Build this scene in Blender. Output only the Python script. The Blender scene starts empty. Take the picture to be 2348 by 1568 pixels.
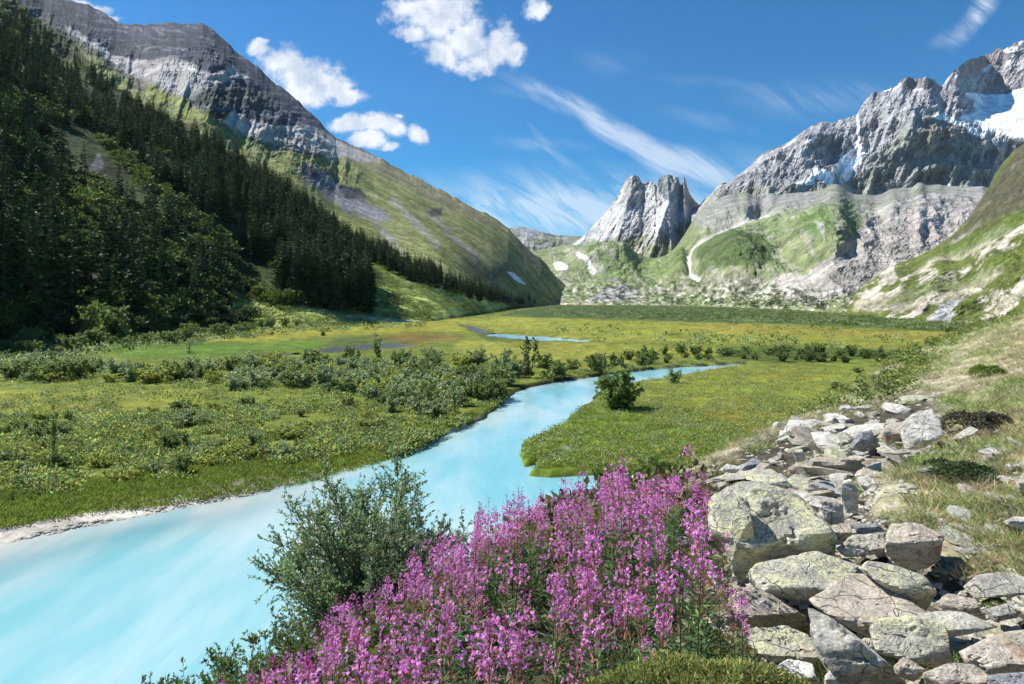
import bpy, math, random
import numpy as np
from math import radians
scene = bpy.context.scene
C = scene.collection

# ---------------------------------------------------------------- camera
CAMZ = 10.0
FX, CXF, CYF = 1565.4, 1173.5, 688.0     # focal length and horizon point in survey units (2347 wide frame)
cam_d = bpy.data.cameras.new("camera")
cam = bpy.data.objects.new("camera", cam_d); C.objects.link(cam)
cam.location = (0, 0, CAMZ); cam.rotation_euler = (radians(90), 0, 0)
cam_d.sensor_width = 36.0; cam_d.lens = 36.0 * FX / 2347.0
cam_d.shift_y = -(784.0 - CYF) / 2347.0
cam_d.clip_start = 0.05; cam_d.clip_end = 60000
scene.camera = cam
scene.view_settings.view_transform = 'Standard'
scene.view_settings.look = 'None'
scene.view_settings.gamma = 1.0
scene.view_settings.exposure = 0.62
scene.cycles.max_bounces = 5
scene.cycles.diffuse_bounces = 2
scene.cycles.glossy_bounces = 2
scene.cycles.transmission_bounces = 2
scene.cycles.use_denoising = True

# ---------------------------------------------------------------- sun
SUN_EL, SUN_AZ = radians(49), radians(-68)       # azimuth from +Y towards +X
sv = (math.cos(SUN_EL) * math.sin(SUN_AZ), math.cos(SUN_EL) * math.cos(SUN_AZ), math.sin(SUN_EL))
sl = bpy.data.lights.new("sun", 'SUN'); sl.energy = 5.0; sl.angle = radians(0.55); sl.color = (1.0, 0.96, 0.89)
so = bpy.data.objects.new("sun", sl); C.objects.link(so)
so.location = (-30, 30, 60)
so.rotation_euler = (math.pi / 2 - SUN_EL, 0, -SUN_AZ + math.pi)
# a sun lamp shines along its local -Z
import mathutils
so.rotation_euler = mathutils.Vector(sv).to_track_quat('Z', 'Y').to_euler()

# ---------------------------------------------------------------- node helper
class NT:
    def __init__(s, tree):
        s.t = tree; s.n = tree.nodes; s.l = tree.links
    def new(s, typ, **kw):
        n = s.n.new(typ)
        for k, v in kw.items(): setattr(n, k, v)
        return n
    def put(s, sock, v):
        if isinstance(v, bpy.types.NodeSocket): s.l.new(v, sock)
        elif v is not None:
            if isinstance(v, (tuple, list)) and len(v) == 3 and sock.type == 'RGBA': v = tuple(v) + (1,)
            sock.default_value = v
    def m(s, op, a, b=None, c=None, clamp=False):
        n = s.new('ShaderNodeMath', operation=op); n.use_clamp = clamp
        s.put(n.inputs[0], a); s.put(n.inputs[1], b); s.put(n.inputs[2], c)
        return n.outputs[0]
    def vm(s, op, a, b=None, out=0):
        n = s.new('ShaderNodeVectorMath', operation=op)
        s.put(n.inputs[0], a)
        if b is not None: s.put(n.inputs[1], b)
        return n.outputs[out]
    def noise(s, vec, scale, detail=4, rough=0.55, dist=0.0, typ=None, color=False):
        n = s.new('ShaderNodeTexNoise')
        s.put(n.inputs['Vector'], vec); n.inputs['Scale'].default_value = scale
        n.inputs['Detail'].default_value = detail; n.inputs['Roughness'].default_value = rough
        n.inputs['Distortion'].default_value = dist
        if typ: n.noise_type = typ
        return n.outputs['Color' if color else 'Fac']
    def ramp(s, f, a, b, smooth=True, lo=0.0, hi=1.0):
        n = s.new('ShaderNodeMapRange', interpolation_type='SMOOTHSTEP' if smooth else 'LINEAR')
        s.put(n.inputs[0], f); s.put(n.inputs[1], a); s.put(n.inputs[2], b); s.put(n.inputs[3], lo); s.put(n.inputs[4], hi)
        return n.outputs[0]
    def mix(s, f, a, b, mode='MIX'):
        n = s.new('ShaderNodeMix', data_type='RGBA', blend_type=mode)
        s.put(n.inputs[0], f); s.put(n.inputs[6], a); s.put(n.inputs[7], b)
        return n.outputs[2]
    def mapping(s, vec, scale=(1, 1, 1), rot=(0, 0, 0), loc=(0, 0, 0)):
        n = s.new('ShaderNodeMapping')
        s.put(n.inputs['Vector'], vec); n.inputs['Scale'].default_value = scale
        n.inputs['Rotation'].default_value = rot; n.inputs['Location'].default_value = loc
        return n.outputs[0]

# ---------------------------------------------------------------- sky with clouds
world = bpy.data.worlds.new("World"); scene.world = world; world.use_nodes = True
W = NT(world.node_tree); W.n.clear()
sky = W.new('ShaderNodeTexSky', sky_type='NISHITA')
sky.sun_disc = False; sky.sun_elevation = SUN_EL; sky.sun_rotation = SUN_AZ
sky.altitude = 1900; sky.air_density = 1.15; sky.dust_density = 0.35; sky.ozone_density = 3.2
tc = W.new('ShaderNodeTexCoord')
sep = W.new('ShaderNodeSeparateXYZ'); W.l.new(tc.outputs['Generated'], sep.inputs[0])
yy = W.m('MAXIMUM', sep.outputs[1], 0.02)
gx = W.m('DIVIDE', sep.outputs[0], yy); gz = W.m('DIVIDE', sep.outputs[2], yy)
comb = W.new('ShaderNodeCombineXYZ'); W.put(comb.inputs[0], gx); W.put(comb.inputs[1], gz)
P = comb.outputs[0]
def cv(u, v): return ((u - CXF) / FX, (CYF - v) / FX, 0)
warp = W.noise(P, 9.0, 5, 0.6, color=True)
warp = W.vm('SUBTRACT', warp, (0.5, 0.5, 0.5))
def scalev(v, k): 
    n = W.new('ShaderNodeVectorMath', operation='SCALE'); W.put(n.inputs[0], v); n.inputs[3].default_value = k; return n.outputs[0]
PW = W.vm('ADD', P, scalev(warp, 0.06))
def blob(Pv, u, v, ru, rv, rot=0.0):
    d = W.vm('SUBTRACT', Pv, cv(u, v))
    if rot: 
        n = W.new('ShaderNodeVectorRotate', rotation_type='Z_AXIS'); W.put(n.inputs['Vector'], d); n.inputs['Angle'].default_value = radians(rot); d = n.outputs[0]
    d = W.vm('MULTIPLY', d, (FX / ru, FX / rv, 0))
    r = W.vm('LENGTH', d, out=1)
    return W.ramp(r, 1.25, 0.25, smooth=False)
CUM = [(1000,35,90,60),(930,20,50,38),(1060,85,70,60),(1010,115,60,35),(1090,130,60,35),(1150,100,38,50),(1178,122,32,28),(950,75,50,25),(1045,30,60,50),
       (1228,36,26,24),
       (690,175,95,62),(640,150,60,45),(740,185,70,45),(800,212,45,24),(600,120,35,22),(690,215,65,35),(606,100,18,10),
       (810,280,55,22),(860,278,50,25),(895,285,40,28),(840,318,55,20),(890,330,30,14),(963,302,28,26),(920,265,14,8),
       (215,15,45,14),(255,32,30,9),(180,2,30,9)]
f = None
for (u, v, ru, rv) in CUM:
    b = blob(PW, u, v, ru * 1.05, rv * 1.05)
    f = b if f is None else W.m('MAXIMUM', f, b)
n1 = W.noise(P, 26.0, 7, 0.62)
f2 = W.m('ADD', f, W.m('MULTIPLY', W.m('SUBTRACT', n1, 0.5), 2.3))
f2 = W.m('MULTIPLY', f2, W.ramp(f, 0.0, 0.12))
cum = W.m('POWER', W.ramp(f2, 0.12, 0.95), 1.25)
# thin high cloud: streaks
Pc = W.vm('ADD', P, scalev(warp, 0.03))
CIR = [(1300,235,150,17,24,0.55),(1440,315,150,20,33,0.8),(1560,370,110,22,22,0.8),(1380,285,70,18,36,0.6),(1700,395,160,36,8,0.45),(1215,205,70,14,4,0.35),(1265,345,60,9,48,0.5),(1240,332,90,12,2,0.3),
       (1300,370,50,6,30,0.3),(1250,460,330,42,3,0.60),(1220,500,300,45,0,0.80),(1500,500,330,60,0,0.5),(1500,430,300,36,5,0.35),(1850,215,130,26,-4,0.28),(1620,280,90,14,14,0.22),
       (2225,50,60,16,-52,0.75),(2180,82,50,14,-25,0.45),(2255,15,42,18,-50,0.7),(1390,140,70,22,0,0.16),(1650,190,120,10,4,0.13),
       (1100,470,80,12,0,0.3),(1940,235,160,22,-8,0.2)]
c = None
for (u, v, ru, rv, rot, op) in CIR:
    b = W.m('MULTIPLY', blob(Pc, u, v, ru * 1.25, rv * 1.5, rot), op)
    c = b if c is None else W.m('ADD', c, b)
st = W.noise(W.mapping(W.mapping(P, (1, 1, 1), (0, 0, radians(33))), (5, 26, 1)), 1.0, 7, 0.68, 0.8)
cir = W.m('MULTIPLY', c, W.ramp(st, 0.28, 0.75), clamp=True)
cir = W.m('MINIMUM', W.m('MULTIPLY', cir, 0.72), 0.6)
front = W.ramp(sep.outputs[1], 0.05, 0.2)
cum = W.m('MULTIPLY', cum, front); cir = W.m('MULTIPLY', cir, front)
n2 = W.noise(W.vm('ADD', P, (0.02, -0.03, 0)), 20.0, 5, 0.6)
lit = W.m('MULTIPLY', W.ramp(n2, 0.38, 0.62), W.ramp(f, 0.2, 0.9))
hs = W.new('ShaderNodeHueSaturation'); hs.inputs['Saturation'].default_value = 1.3; hs.inputs['Hue'].default_value = 0.497; hs.inputs['Value'].default_value = 1.0
W.l.new(sky.outputs[0], hs.inputs['Color'])
skyc = W.mix(1.0, hs.outputs[0], (0.34, 1.06, 1.26), 'MULTIPLY')
ccol = W.mix(lit, (9.6, 10.0, 10.6), (6.2, 7.1, 8.6))
out = W.mix(cir, skyc, (8.6, 9.6, 10.8))
out = W.mix(cum, out, ccol)
bg = W.new('ShaderNodeBackground'); W.put(bg.inputs[0], out); bg.inputs[1].default_value = 0.066
wo = W.new('ShaderNodeOutputWorld'); W.l.new(bg.outputs[0], wo.inputs[0])
world.cycles.sampling_method = 'MANUAL'; world.cycles.sample_map_resolution = 512

# ---------------------------------------------------------------- numeric helpers
def smooth(a, b, x):
    t = np.clip((x - a) / (b - a), 0, 1); return t * t * (3 - 2 * t)
def hashi(ix, iy, iz, seed):
    h = (ix.astype(np.int64) * 374761393 + iy.astype(np.int64) * 668265263 + iz.astype(np.int64) * 2147483647 + seed * 1274126177) & 0xFFFFFFFF
    h = ((h ^ (h >> 13)) * 1274126177) & 0xFFFFFFFF
    h = ((h ^ (h >> 16)) * 2246822519) & 0xFFFFFFFF
    return ((h ^ (h >> 15)) & 0xFFFFFF) / float(0xFFFFFF)
def vnoise(x, y, z=0.0, seed=0):
    x, y, z = np.broadcast_arrays(np.asarray(x, float), np.asarray(y, float), np.asarray(z, float))
    ix, iy, iz = np.floor(x), np.floor(y), np.floor(z)
    fx, fy, fz = x - ix, y - iy, z - iz
    fx = fx * fx * fx * (fx * (fx * 6 - 15) + 10); fy = fy * fy * fy * (fy * (fy * 6 - 15) + 10); fz = fz * fz * fz * (fz * (fz * 6 - 15) + 10)
    r = 0
    for dx in (0, 1):
        wx = fx if dx else 1 - fx
        for dy in (0, 1):
            wy = fy if dy else 1 - fy
            for dz in (0, 1):
                wz = fz if dz else 1 - fz
                r = r + wx * wy * wz * hashi(ix + dx, iy + dy, iz + dz, seed)
    return r * 2 - 1
def fbm(x, y, z=0.0, oct=5, seed=0, gain=0.5, ridged=False):
    a, s, tot = 1.0, 0, 0
    for o in range(oct):
        n = vnoise(np.asarray(x) * 2 ** o + 17.3 * o, np.asarray(y) * 2 ** o - 9.1 * o, np.asarray(z) * 2 ** o + 3.7 * o, seed + o * 7)
        if ridged: n = 1 - 2 * np.abs(n)
        s = s + a * n; tot += a; a *= gain
    return s / tot
def sdpoly(px, py, poly):
    """signed distance, positive inside"""
    poly = np.asarray(poly, float); n = len(poly)
    d2 = np.full(px.shape, 1e18); inside = np.zeros(px.shape, bool)
    for i in range(n):
        a, b = poly[i], poly[(i + 1) % n]
        e = b - a; L = e @ e + 1e-12
        wx, wy = px - a[0], py - a[1]
        t = np.clip((wx * e[0] + wy * e[1]) / L, 0, 1)
        d2 = np.minimum(d2, (wx - t * e[0]) ** 2 + (wy - t * e[1]) ** 2)
        if a[1] != b[1]:
            c_ = ((a[1] <= py) & (b[1] > py)) | ((b[1] <= py) & (a[1] > py))
            xi = a[0] + (py - a[1]) / (b[1] - a[1]) * e[0]
            inside ^= c_ & (px < xi)
    d = np.sqrt(d2); return np.where(inside, d, -d)
def sdline(px, py, line):
    line = np.asarray(line, float); d2 = np.full(px.shape, 1e18)
    for a, b in zip(line[:-1], line[1:]):
        e = b - a; L = e @ e + 1e-12
        t = np.clip(((px - a[0]) * e[0] + (py - a[1]) * e[1]) / L, 0, 1)
        d2 = np.minimum(d2, (px - a[0] - t * e[0]) ** 2 + (py - a[1] - t * e[1]) ** 2)
    return np.sqrt(d2)
def world_xz(u, v, Y):
    return (u - CXF) / FX * Y, CAMZ + (CYF - v) / FX * Y

# ---------------------------------------------------------------- mesh helpers
def raw_mesh(name, V, F, mat, col=None, mi=None, smoothf=False):
    """V (n,3); F list of int arrays, each (k,3) or (k,4); col per vertex (n,3) or None"""
    me = bpy.data.meshes.new(name)
    V = np.asarray(V, np.float32)
    F = [np.asarray(f, np.int32) for f in (F if isinstance(F, list) else [F]) if len(f)]
    nl = sum(f.size for f in F); nf = sum(len(f) for f in F)
    me.vertices.add(len(V)); me.vertices.foreach_set('co', V.ravel())
    me.loops.add(nl); me.loops.foreach_set('vertex_index', np.concatenate([f.ravel() for f in F]))
    me.polygons.add(nf)
    tot = np.concatenate([np.full(len(f), f.shape[1], np.int32) for f in F])
    st = np.concatenate([[0], np.cumsum(tot)[:-1]]).astype(np.int32)
    me.polygons.foreach_set('loop_start', st); me.polygons.foreach_set('loop_total', tot)
    me.polygons.foreach_set('use_smooth', np.full(nf, smoothf, bool))
    if col is not None:
        ca = me.color_attributes.new('Col', 'FLOAT_COLOR', 'POINT')
        c4 = np.ones((len(V), 4), np.float32); c4[:, :3] = col
        ca.data.foreach_set('color', c4.ravel())
    for m_ in (mat if isinstance(mat, (list, tuple)) else [mat]): me.materials.append(m_)
    if mi is not None: me.polygons.foreach_set('material_index', np.asarray(mi, np.int32))
    me.update(calc_edges=True); me.validate()
    return me
def link(name, me, parent=None, loc=None):
    o = bpy.data.objects.new(name, me); C.objects.link(o)
    if parent: o.parent = parent
    if loc is not None: o.location = loc
    return o
def tag(o, label=None, cat=None, group=None, kind=None):
    if label: o['label'] = label
    if cat: o['category'] = cat
    if group: o['group'] = group
    if kind: o['kind'] = kind
    return o
def grid_faces(nr, nc):
    i = np.arange(nr - 1)[:, None] * nc + np.arange(nc - 1)[None, :]
    i = i.ravel(); return np.stack([i, i + 1, i + nc + 1, i + nc], 1)
def instances(T, pos, rotz, scale, tint=None, tilt=None):
    """merge copies of template T=(V,F,col) -> V,F,col.  scale (n,) or (n,3)"""
    V, F, col = T; n = len(pos); nv = len(V)
    sc = np.asarray(scale, float); sc = sc[:, None] * np.ones(3) if sc.ndim == 1 else sc
    P_ = V[None] * sc[:, None, :]
    c_, s_ = np.cos(rotz)[:, None], np.sin(rotz)[:, None]
    X = P_[..., 0] * c_ - P_[..., 1] * s_; Y = P_[..., 0] * s_ + P_[..., 1] * c_; Z = P_[..., 2]
    if tilt is not None:
        X = X + Z * tilt[:, 0:1]; Y = Y + Z * tilt[:, 1:2]
    out = np.stack([X, Y, Z], -1) + pos[:, None, :]
    Fo = [(f[None] + (np.arange(n) * nv)[:, None, None]).reshape(-1, f.shape[1]) for f in F]
    co = np.repeat(col[None], n, 0)
    if tint is not None: co = co * tint[:, None, :]
    return out.reshape(-1, 3), Fo, co.reshape(-1, 3)
def merge(parts):
    V, F, Cc, off = [], {}, [], 0
    for (v, fs, c_) in parts:
        V.append(v); Cc.append(c_)
        for f in fs:
            if len(f): F.setdefault(f.shape[1], []).append(f + off)
        off += len(v)
    return np.concatenate(V), [np.concatenate(x) for x in F.values()], np.concatenate(Cc)

# ---------------------------------------------------------------- materials
def new_mat(name):
    m_ = bpy.data.materials.new(name); m_.use_nodes = True
    N = NT(m_.node_tree); N.n.clear()
    return m_, N
def finish(N, shader):
    o = N.new('ShaderNodeOutputMaterial'); N.l.new(shader, o.inputs[0])
def principled(N, base, rough=0.9, spec=0.2, normal=None):
    b = N.new('ShaderNodeBsdfPrincipled')
    N.put(b.inputs['Base Color'], base); N.put(b.inputs['Roughness'], rough); b.inputs['Specular IOR Level'].default_value = spec
    if normal is not None: N.put(b.inputs['Normal'], normal)
    return b.outputs[0]
def terrain_mat(name, s1, s2, bump=1.0, dist=1.0, lo=0.62, hi=1.38, rough=0.95):
    """albedo from the mesh's own colour layer, broken up by two scales of noise in object space"""
    m_, N = new_mat(name)
    at = N.new('ShaderNodeAttribute', attribute_name='Col')
    tcn = N.new('ShaderNodeTexCoord').outputs['Object']
    a = N.noise(tcn, s1, 6, 0.65); b = N.noise(tcn, s2, 5, 0.7)
    k = N.m('MULTIPLY', N.ramp(a, 0.3, 0.7, True, lo, hi), N.ramp(b, 0.3, 0.7, True, lo, hi))
    cc = N.new('ShaderNodeCombineXYZ'); [N.put(cc.inputs[i], k) for i in range(3)]
    col = N.mix(1.0, at.outputs['Color'], cc.outputs[0], 'MULTIPLY')
    h = N.m('ADD', a, N.m('MULTIPLY', b, 0.5))
    bn = N.new('ShaderNodeBump'); N.put(bn.inputs['Height'], h); bn.inputs['Strength'].default_value = bump; bn.inputs['Distance'].default_value = dist
    finish(N, principled(N, col, rough, 0.1, bn.outputs[0])); return m_
def leaf_mat(name, rough=0.55, trans=0.3, var=0.35, spec=0.3):
    m_, N = new_mat(name)
    at = N.new('ShaderNodeAttribute', attribute_name='Col')
    oi = N.new('ShaderNodeObjectInfo')
    k = N.m('ADD', 1 - var / 2, N.m('MULTIPLY', oi.outputs['Random'], var))
    tcn = N.new('ShaderNodeTexCoord').outputs['Object']
    k = N.m('MULTIPLY', k, N.ramp(N.noise(tcn, 3.0, 3), 0.3, 0.7, True, 0.75, 1.25))
    cc = N.new('ShaderNodeCombineXYZ'); [N.put(cc.inputs[i], k) for i in range(3)]
    col = N.mix(1.0, at.outputs['Color'], cc.outputs[0], 'MULTIPLY')
    p = principled(N, col, rough, spec)
    if trans > 0:
        t = N.new('ShaderNodeBsdfTranslucent'); N.put(t.inputs[0], col)
        mx = N.new('ShaderNodeMixShader'); mx.inputs[0].default_value = trans
        N.l.new(p, mx.inputs[1]); N.l.new(t.outputs[0], mx.inputs[2]); p = mx.outputs[0]
    finish(N, p); return m_
M = {}
M['far'] = terrain_mat('mountain_rock_and_grass', 0.012, 0.07, 0.9, 6.0, 0.65, 1.35)
M['near_slope'] = terrain_mat('slope_ground', 0.05, 0.3, 0.9, 1.5, 0.65, 1.35)
M['meadow'] = terrain_mat('meadow_turf', 0.25, 2.2, 0.8, 0.15, 0.72, 1.28)
M['hill'] = terrain_mat('stony_soil', 2.5, 18.0, 0.9, 0.03, 0.6, 1.4)
M['leaf'] = leaf_mat('leaves', 0.55, 0.4)
M['needle'] = leaf_mat('needles', 0.7, 0.12, 0.6, 0.15)
M['petal'] = leaf_mat('petals', 0.6, 0.4, 0.3, 0.1)
M['grass'] = leaf_mat('dry_grass', 0.7, 0.45, 0.3, 0.15)
def bark_mat():
    m_, N = new_mat('bark'); tcn = N.new('ShaderNodeTexCoord').outputs['Object']
    a = N.noise(N.mapping(tcn, (6, 6, 1.2)), 6.0, 4)
    col = N.mix(a, (0.05, 0.035, 0.025), (0.16, 0.125, 0.09))
    finish(N, principled(N, col, 0.9, 0.1)); return m_
M['bark'] = bark_mat()
def water_mat():
    m_, N = new_mat('milky_glacier_water')
    tcn = N.new('ShaderNodeTexCoord').outputs['Object']
    geo = N.new('ShaderNodeNewGeometry').outputs['Position']
    a = N.noise(N.mapping(geo, (0.10, 0.045, 1), (0, 0, radians(-35))), 1.0, 3, 0.5)
    b = N.noise(N.mapping(geo, (0.5, 0.12, 1), (0, 0, radians(-40))), 1.0, 4, 0.55)
    at = N.new('ShaderNodeAttribute', attribute_name='Col')
    k = N.m('ADD', N.m('MULTIPLY', a, 0.7), N.m('MULTIPLY', b, 0.3))
    col = N.mix(N.ramp(k, 0.36, 0.64), (0.17, 0.43, 0.47), (0.46, 0.58, 0.57))
    col = N.mix(1.0, at.outputs['Color'], col, 'MULTIPLY')
    bn = N.new('ShaderNodeBump'); N.put(bn.inputs['Height'], N.noise(N.mapping(geo, (1.6, 0.5, 1), (0, 0, radians(-35))), 1.0, 3, 0.5)); bn.inputs['Strength'].default_value = 0.25; bn.inputs['Distance'].default_value = 0.15
    finish(N, principled(N, col, 0.22, 0.45, bn.outputs[0])); return m_
M['water'] = water_mat()
def rock_mat(name, base, base2, lichen=0.5, rust=0.3, dark=0.5):
    m_, N = new_mat(name)
    tcn = N.new('ShaderNodeTexCoord').outputs['Object']
    oi = N.new('ShaderNodeObjectInfo').outputs['Random']
    off = N.new('ShaderNodeCombineXYZ'); [N.put(off.inputs[i], N.m('MULTIPLY', oi, 37.0 + 11 * i)) for i in range(3)]
    p = N.vm('ADD', tcn, off.outputs[0])
    pw = N.vm('ADD', p, N.vm('MULTIPLY', N.noise(p, 3.0, 3, color=True), (0.25, 0.25, 0.25)))
    big = N.noise(p, 3.2, 5, 0.6)
    strata = N.noise(N.mapping(pw, (2.5, 2.5, 22.0), (radians(22), radians(14), 0)), 1.0, 5, 0.65)
    fine = N.noise(p, 42.0, 6, 0.7)
    col = N.mix(N.ramp(big, 0.35, 0.65), base, base2)
    k = N.m('MULTIPLY', N.ramp(strata, 0.28, 0.66, True, 0.62, 1.12), N.ramp(fine, 0.3, 0.68, True, 0.66, 1.22))
    cc = N.new('ShaderNodeCombineXYZ'); [N.put(cc.inputs[i], k) for i in range(3)]
    col = N.mix(1.0, col, cc.outputs[0], 'MULTIPLY')
    l = N.ramp(N.m('ADD', N.m('MULTIPLY', N.noise(p, 5.5, 3), 0.5), N.m('MULTIPLY', N.noise(p, 55.0, 4, 0.7), 0.55)), 0.60 - 0.1 * lichen, 0.66 - 0.08 * lichen)
    col = N.mix(N.m('MULTIPLY', l, lichen), col, (0.66, 0.64, 0.36))
    r = N.ramp(N.noise(p, 4.0, 4, 0.6, 0.6), 0.60, 0.72)
    col = N.mix(N.m('MULTIPLY', r, rust), col, (0.42, 0.22, 0.10))
    d = N.ramp(N.m('ADD', N.m('MULTIPLY', N.noise(p, 8.0, 3), 0.4), N.m('MULTIPLY', N.noise(p, 75.0, 3, 0.7), 0.6)), 0.56, 0.64)
    col = N.mix(N.m('MULTIPLY', d, dark), col, (0.06, 0.06, 0.055))
    vo = N.new('ShaderNodeTexVoronoi', feature='DISTANCE_TO_EDGE'); N.put(vo.inputs['Vector'], pw); vo.inputs['Scale'].default_value = 3.4
    crk = N.ramp(vo.outputs['Distance'], 0.0, 0.014, True, 1.0, 0.0); crk = N.m('MULTIPLY', crk, N.ramp(N.noise(p, 2.2, 2), 0.45, 0.6))
    col = N.mix(N.m('MULTIPLY', crk, 0.3), col, (0.05, 0.045, 0.04))
    h = N.m('ADD', N.m('ADD', N.m('SUBTRACT', N.m('MULTIPLY', strata, 0.9), crk), N.m('MULTIPLY', fine, 0.35)), N.m('MULTIPLY', big, 0.8))
    bn = N.new('ShaderNodeBump'); N.put(bn.inputs['Height'], h); bn.inputs['Strength'].default_value = 1.0; bn.inputs['Distance'].default_value = 0.03
    finish(N, principled(N, col, 0.85, 0.25, bn.outputs[0])); return m_
M['rock'] = rock_mat('pale_grey_rock', (0.38, 0.36, 0.31), (0.56, 0.53, 0.46), 0.55, 0.35, 0.75)
M['rock_lichen'] = rock_mat('lichen_crusted_rock', (0.37, 0.365, 0.30), (0.54, 0.52, 0.42), 0.85, 0.25, 0.85)
M['rock_rust'] = rock_mat('rust_stained_rock', (0.42, 0.36, 0.29), (0.56, 0.49, 0.40), 0.4, 0.8, 0.65)
M['rock_grey'] = rock_mat('blue_grey_rock', (0.24, 0.25, 0.27), (0.36, 0.37, 0.38), 0.3, 0.15, 0.5)
M['rock_white'] = rock_mat('bleached_white_rock', (0.54, 0.515, 0.46), (0.70, 0.67, 0.60), 0.35, 0.25, 0.55)
# ================================================================ TERRAIN
def prof(pts, sig=0.0):
    a = np.array(pts, float)
    if sig <= 0 or len(a) < 3: return lambda u: np.interp(u, a[:, 0], a[:, 1])
    g = np.arange(a[0, 0] - 4 * sig, a[-1, 0] + 4 * sig, 4.0); k = np.exp(-0.5 * (np.arange(-3 * sig, 3 * sig + 1, 4.0) / sig) ** 2); k /= k.sum()
    gv = np.interp(g, a[:, 0], a[:, 1]); gv = np.convolve(np.pad(gv, len(k) // 2, mode='edge'), k, 'valid')[:len(g)]
    return lambda u: np.interp(u, g, gv)
def paint(cols, u, v, warp, layers):
    """layers: (poly | ('line', pts), colour, feather, warp amount[, strength])"""
    for L in layers:
        poly, c_, fe, wa = L[:4]; st = L[4] if len(L) > 4 else 1.0
        if isinstance(poly, tuple) and poly[0] == 'line': sd = poly[2] - sdline(u, v, poly[1])
        else: sd = sdpoly(u, v, poly)
        m_ = smooth(-fe, fe, sd + warp * wa)[:, None] * st
        cols[:] = cols * (1 - m_) + np.array(c_) * m_
    return cols
class Sheet:
    """a mountain flank surveyed along rays: foot and ridge profile with their distances, and relief"""
    def __init__(s, top, bot, Yt, Yb, u0, u1, du, nv, relief, nrm, jag=0.0, jagscale=12.0, seed=0, back=0.25, nk=0.6, topsig=0.0, ydep=None):
        s.nk = nk; s.ydep = ydep
        s.top, s.bot, s.Yt = prof(top, topsig), prof(bot, 30), prof(Yt, 60)
        s.Yb = prof(Yb, 30) if Yb is not None else (lambda u: FX * CAMZ / (s.bot(u) - CYF))
        s.relief, s.nrm, s.jag, s.js, s.seed = relief, np.array(nrm, float), jag, jagscale, seed
        s.u0, s.u1, s.du, s.nv, s.back = u0, u1, du, nv, back
    def pos(s, u, t):
        v = s.bot(u) + (s.top(u) - s.bot(u)) * t + s.jag * fbm(u / s.js, 0 * u, 0, 5, s.seed + 50, 0.6) * t ** 45
        Y = 1.0 / ((1 - t) / s.Yb(u) + t / s.Yt(u))
        if s.ydep is not None: Y = Y * (1 + s.ydep(u, v))
        r = s.relief(u, v) * Y
        X, Z = world_xz(u, v, Y)
        fade = smooth(0.0, 0.06, t)
        ray = np.stack([X / Y, np.ones_like(Y), (Z - CAMZ) / Y], -1)
        P_ = np.stack([X, Y, Z], -1) - (r * fade)[..., None] * ray + (r * fade * s.nk * smooth(1.0, 0.8, t))[..., None] * s.nrm
        return P_, v
    def at(s, u, v):
        t = (s.bot(u) - v) / (s.bot(u) - s.top(u)); return s.pos(u, t)[0]
    def build(s, name, mat, painter):
        us = np.arange(s.u0, s.u1 + s.du, s.du); ts = np.linspace(0, 1, s.nv)
        U, T = np.meshgrid(us, ts)
        P_, V_ = s.pos(U.ravel(), T.ravel())
        cols = painter(U.ravel(), V_)
        nc = len(us); top = P_[-nc:]; rows = []
        for k in (1, 2, 3):           # the far side of the ridge falls away
            b = top.copy(); f_ = s.back * k / 3
            b[:, 1] += top[:, 1] * f_; b[:, 0] += top[:, 0] * f_ * 0.6
            b[:, 2] = top[:, 2] - (top[:, 2] + 30) * min(1.0, k / 3) ** 1.0
            rows.append(b)
        allP = np.concatenate([P_] + rows)
        cols = np.concatenate([cols] + [cols[-nc:]] * 3)
        me = raw_mesh(name, allP, grid_faces(s.nv + 3, nc), mat, cols, smoothf=False)
        o = link(name, me); tag(o, kind='structure'); return o

# ---- left flank
S1_top = [(-260,-330),(60,-60),(100,-25),(175,2),(200,8),(265,45),(300,58),(330,55),(345,50),(380,53),(420,52),(465,55),(490,70),(520,98),(560,132),(590,152),(620,182),(660,212),(700,246),(735,280),(770,316),(820,338),(870,360),(960,410),(1060,460),(1130,500),(1165,525),(1200,560),(1240,592),(1262,620),(1290,650),(1330,690)]
S1_bot = [(-260,840),(0,795),(130,778),(300,770),(560,750),(680,752),(870,742),(980,740),(1100,722),(1220,702),(1290,698),(1330,697)]
S1_Yb = [(u, 15654.0 / (v - 688)) for u, v in S1_bot]
S1_Yt = [(-260,1400),(60,1900),(470,2200),(770,2200),(1060,2150),(1200,1850),(1290,1750),(1330,1740)]
def relief1(u, v):
    ax = (u * 0.80 + v * 0.60); bx = (-u * 0.60 + v * 0.80)
    skirt = smooth(0, 90, prof(S1_bot)(u) - v)
    g = fbm(ax / 260, bx / 70, 0, 6, 3, 0.55, ridged=True) * 0.016
    big = fbm(ax / 500, bx / 190, 0, 3, 9) * 0.03
    rocky = smooth(-60, 60, 235 + 0.42 * (u - 330) - v) * smooth(200, 330, u + 300) * smooth(880, 720, u)
    st = fbm(u / 60 + v / 70, (v - 0.18 * u + 14 * fbm(u / 50, v / 50, 0, 3, 22)) / 16, 0, 5, 21, 0.62, ridged=True) * 0.008
    ribs = fbm((u + v * 0.2) / 34, v / 120, 0, 5, 31, 0.6, ridged=True) * 0.012
    return (g * (0.16 + 1.0 * rocky) + big) * skirt * (0.25 + 0.75 * smooth(1340, 1100, u)) + (st + ribs) * rocky
S1 = Sheet(S1_top, S1_bot, S1_Yt, None, -260, 1330, 2.2, 300, relief1, (0.55, -0.2, 0.6), 7.0, 26, 1)
ROCK = (0.05, 0.06, 0.08)
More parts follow.
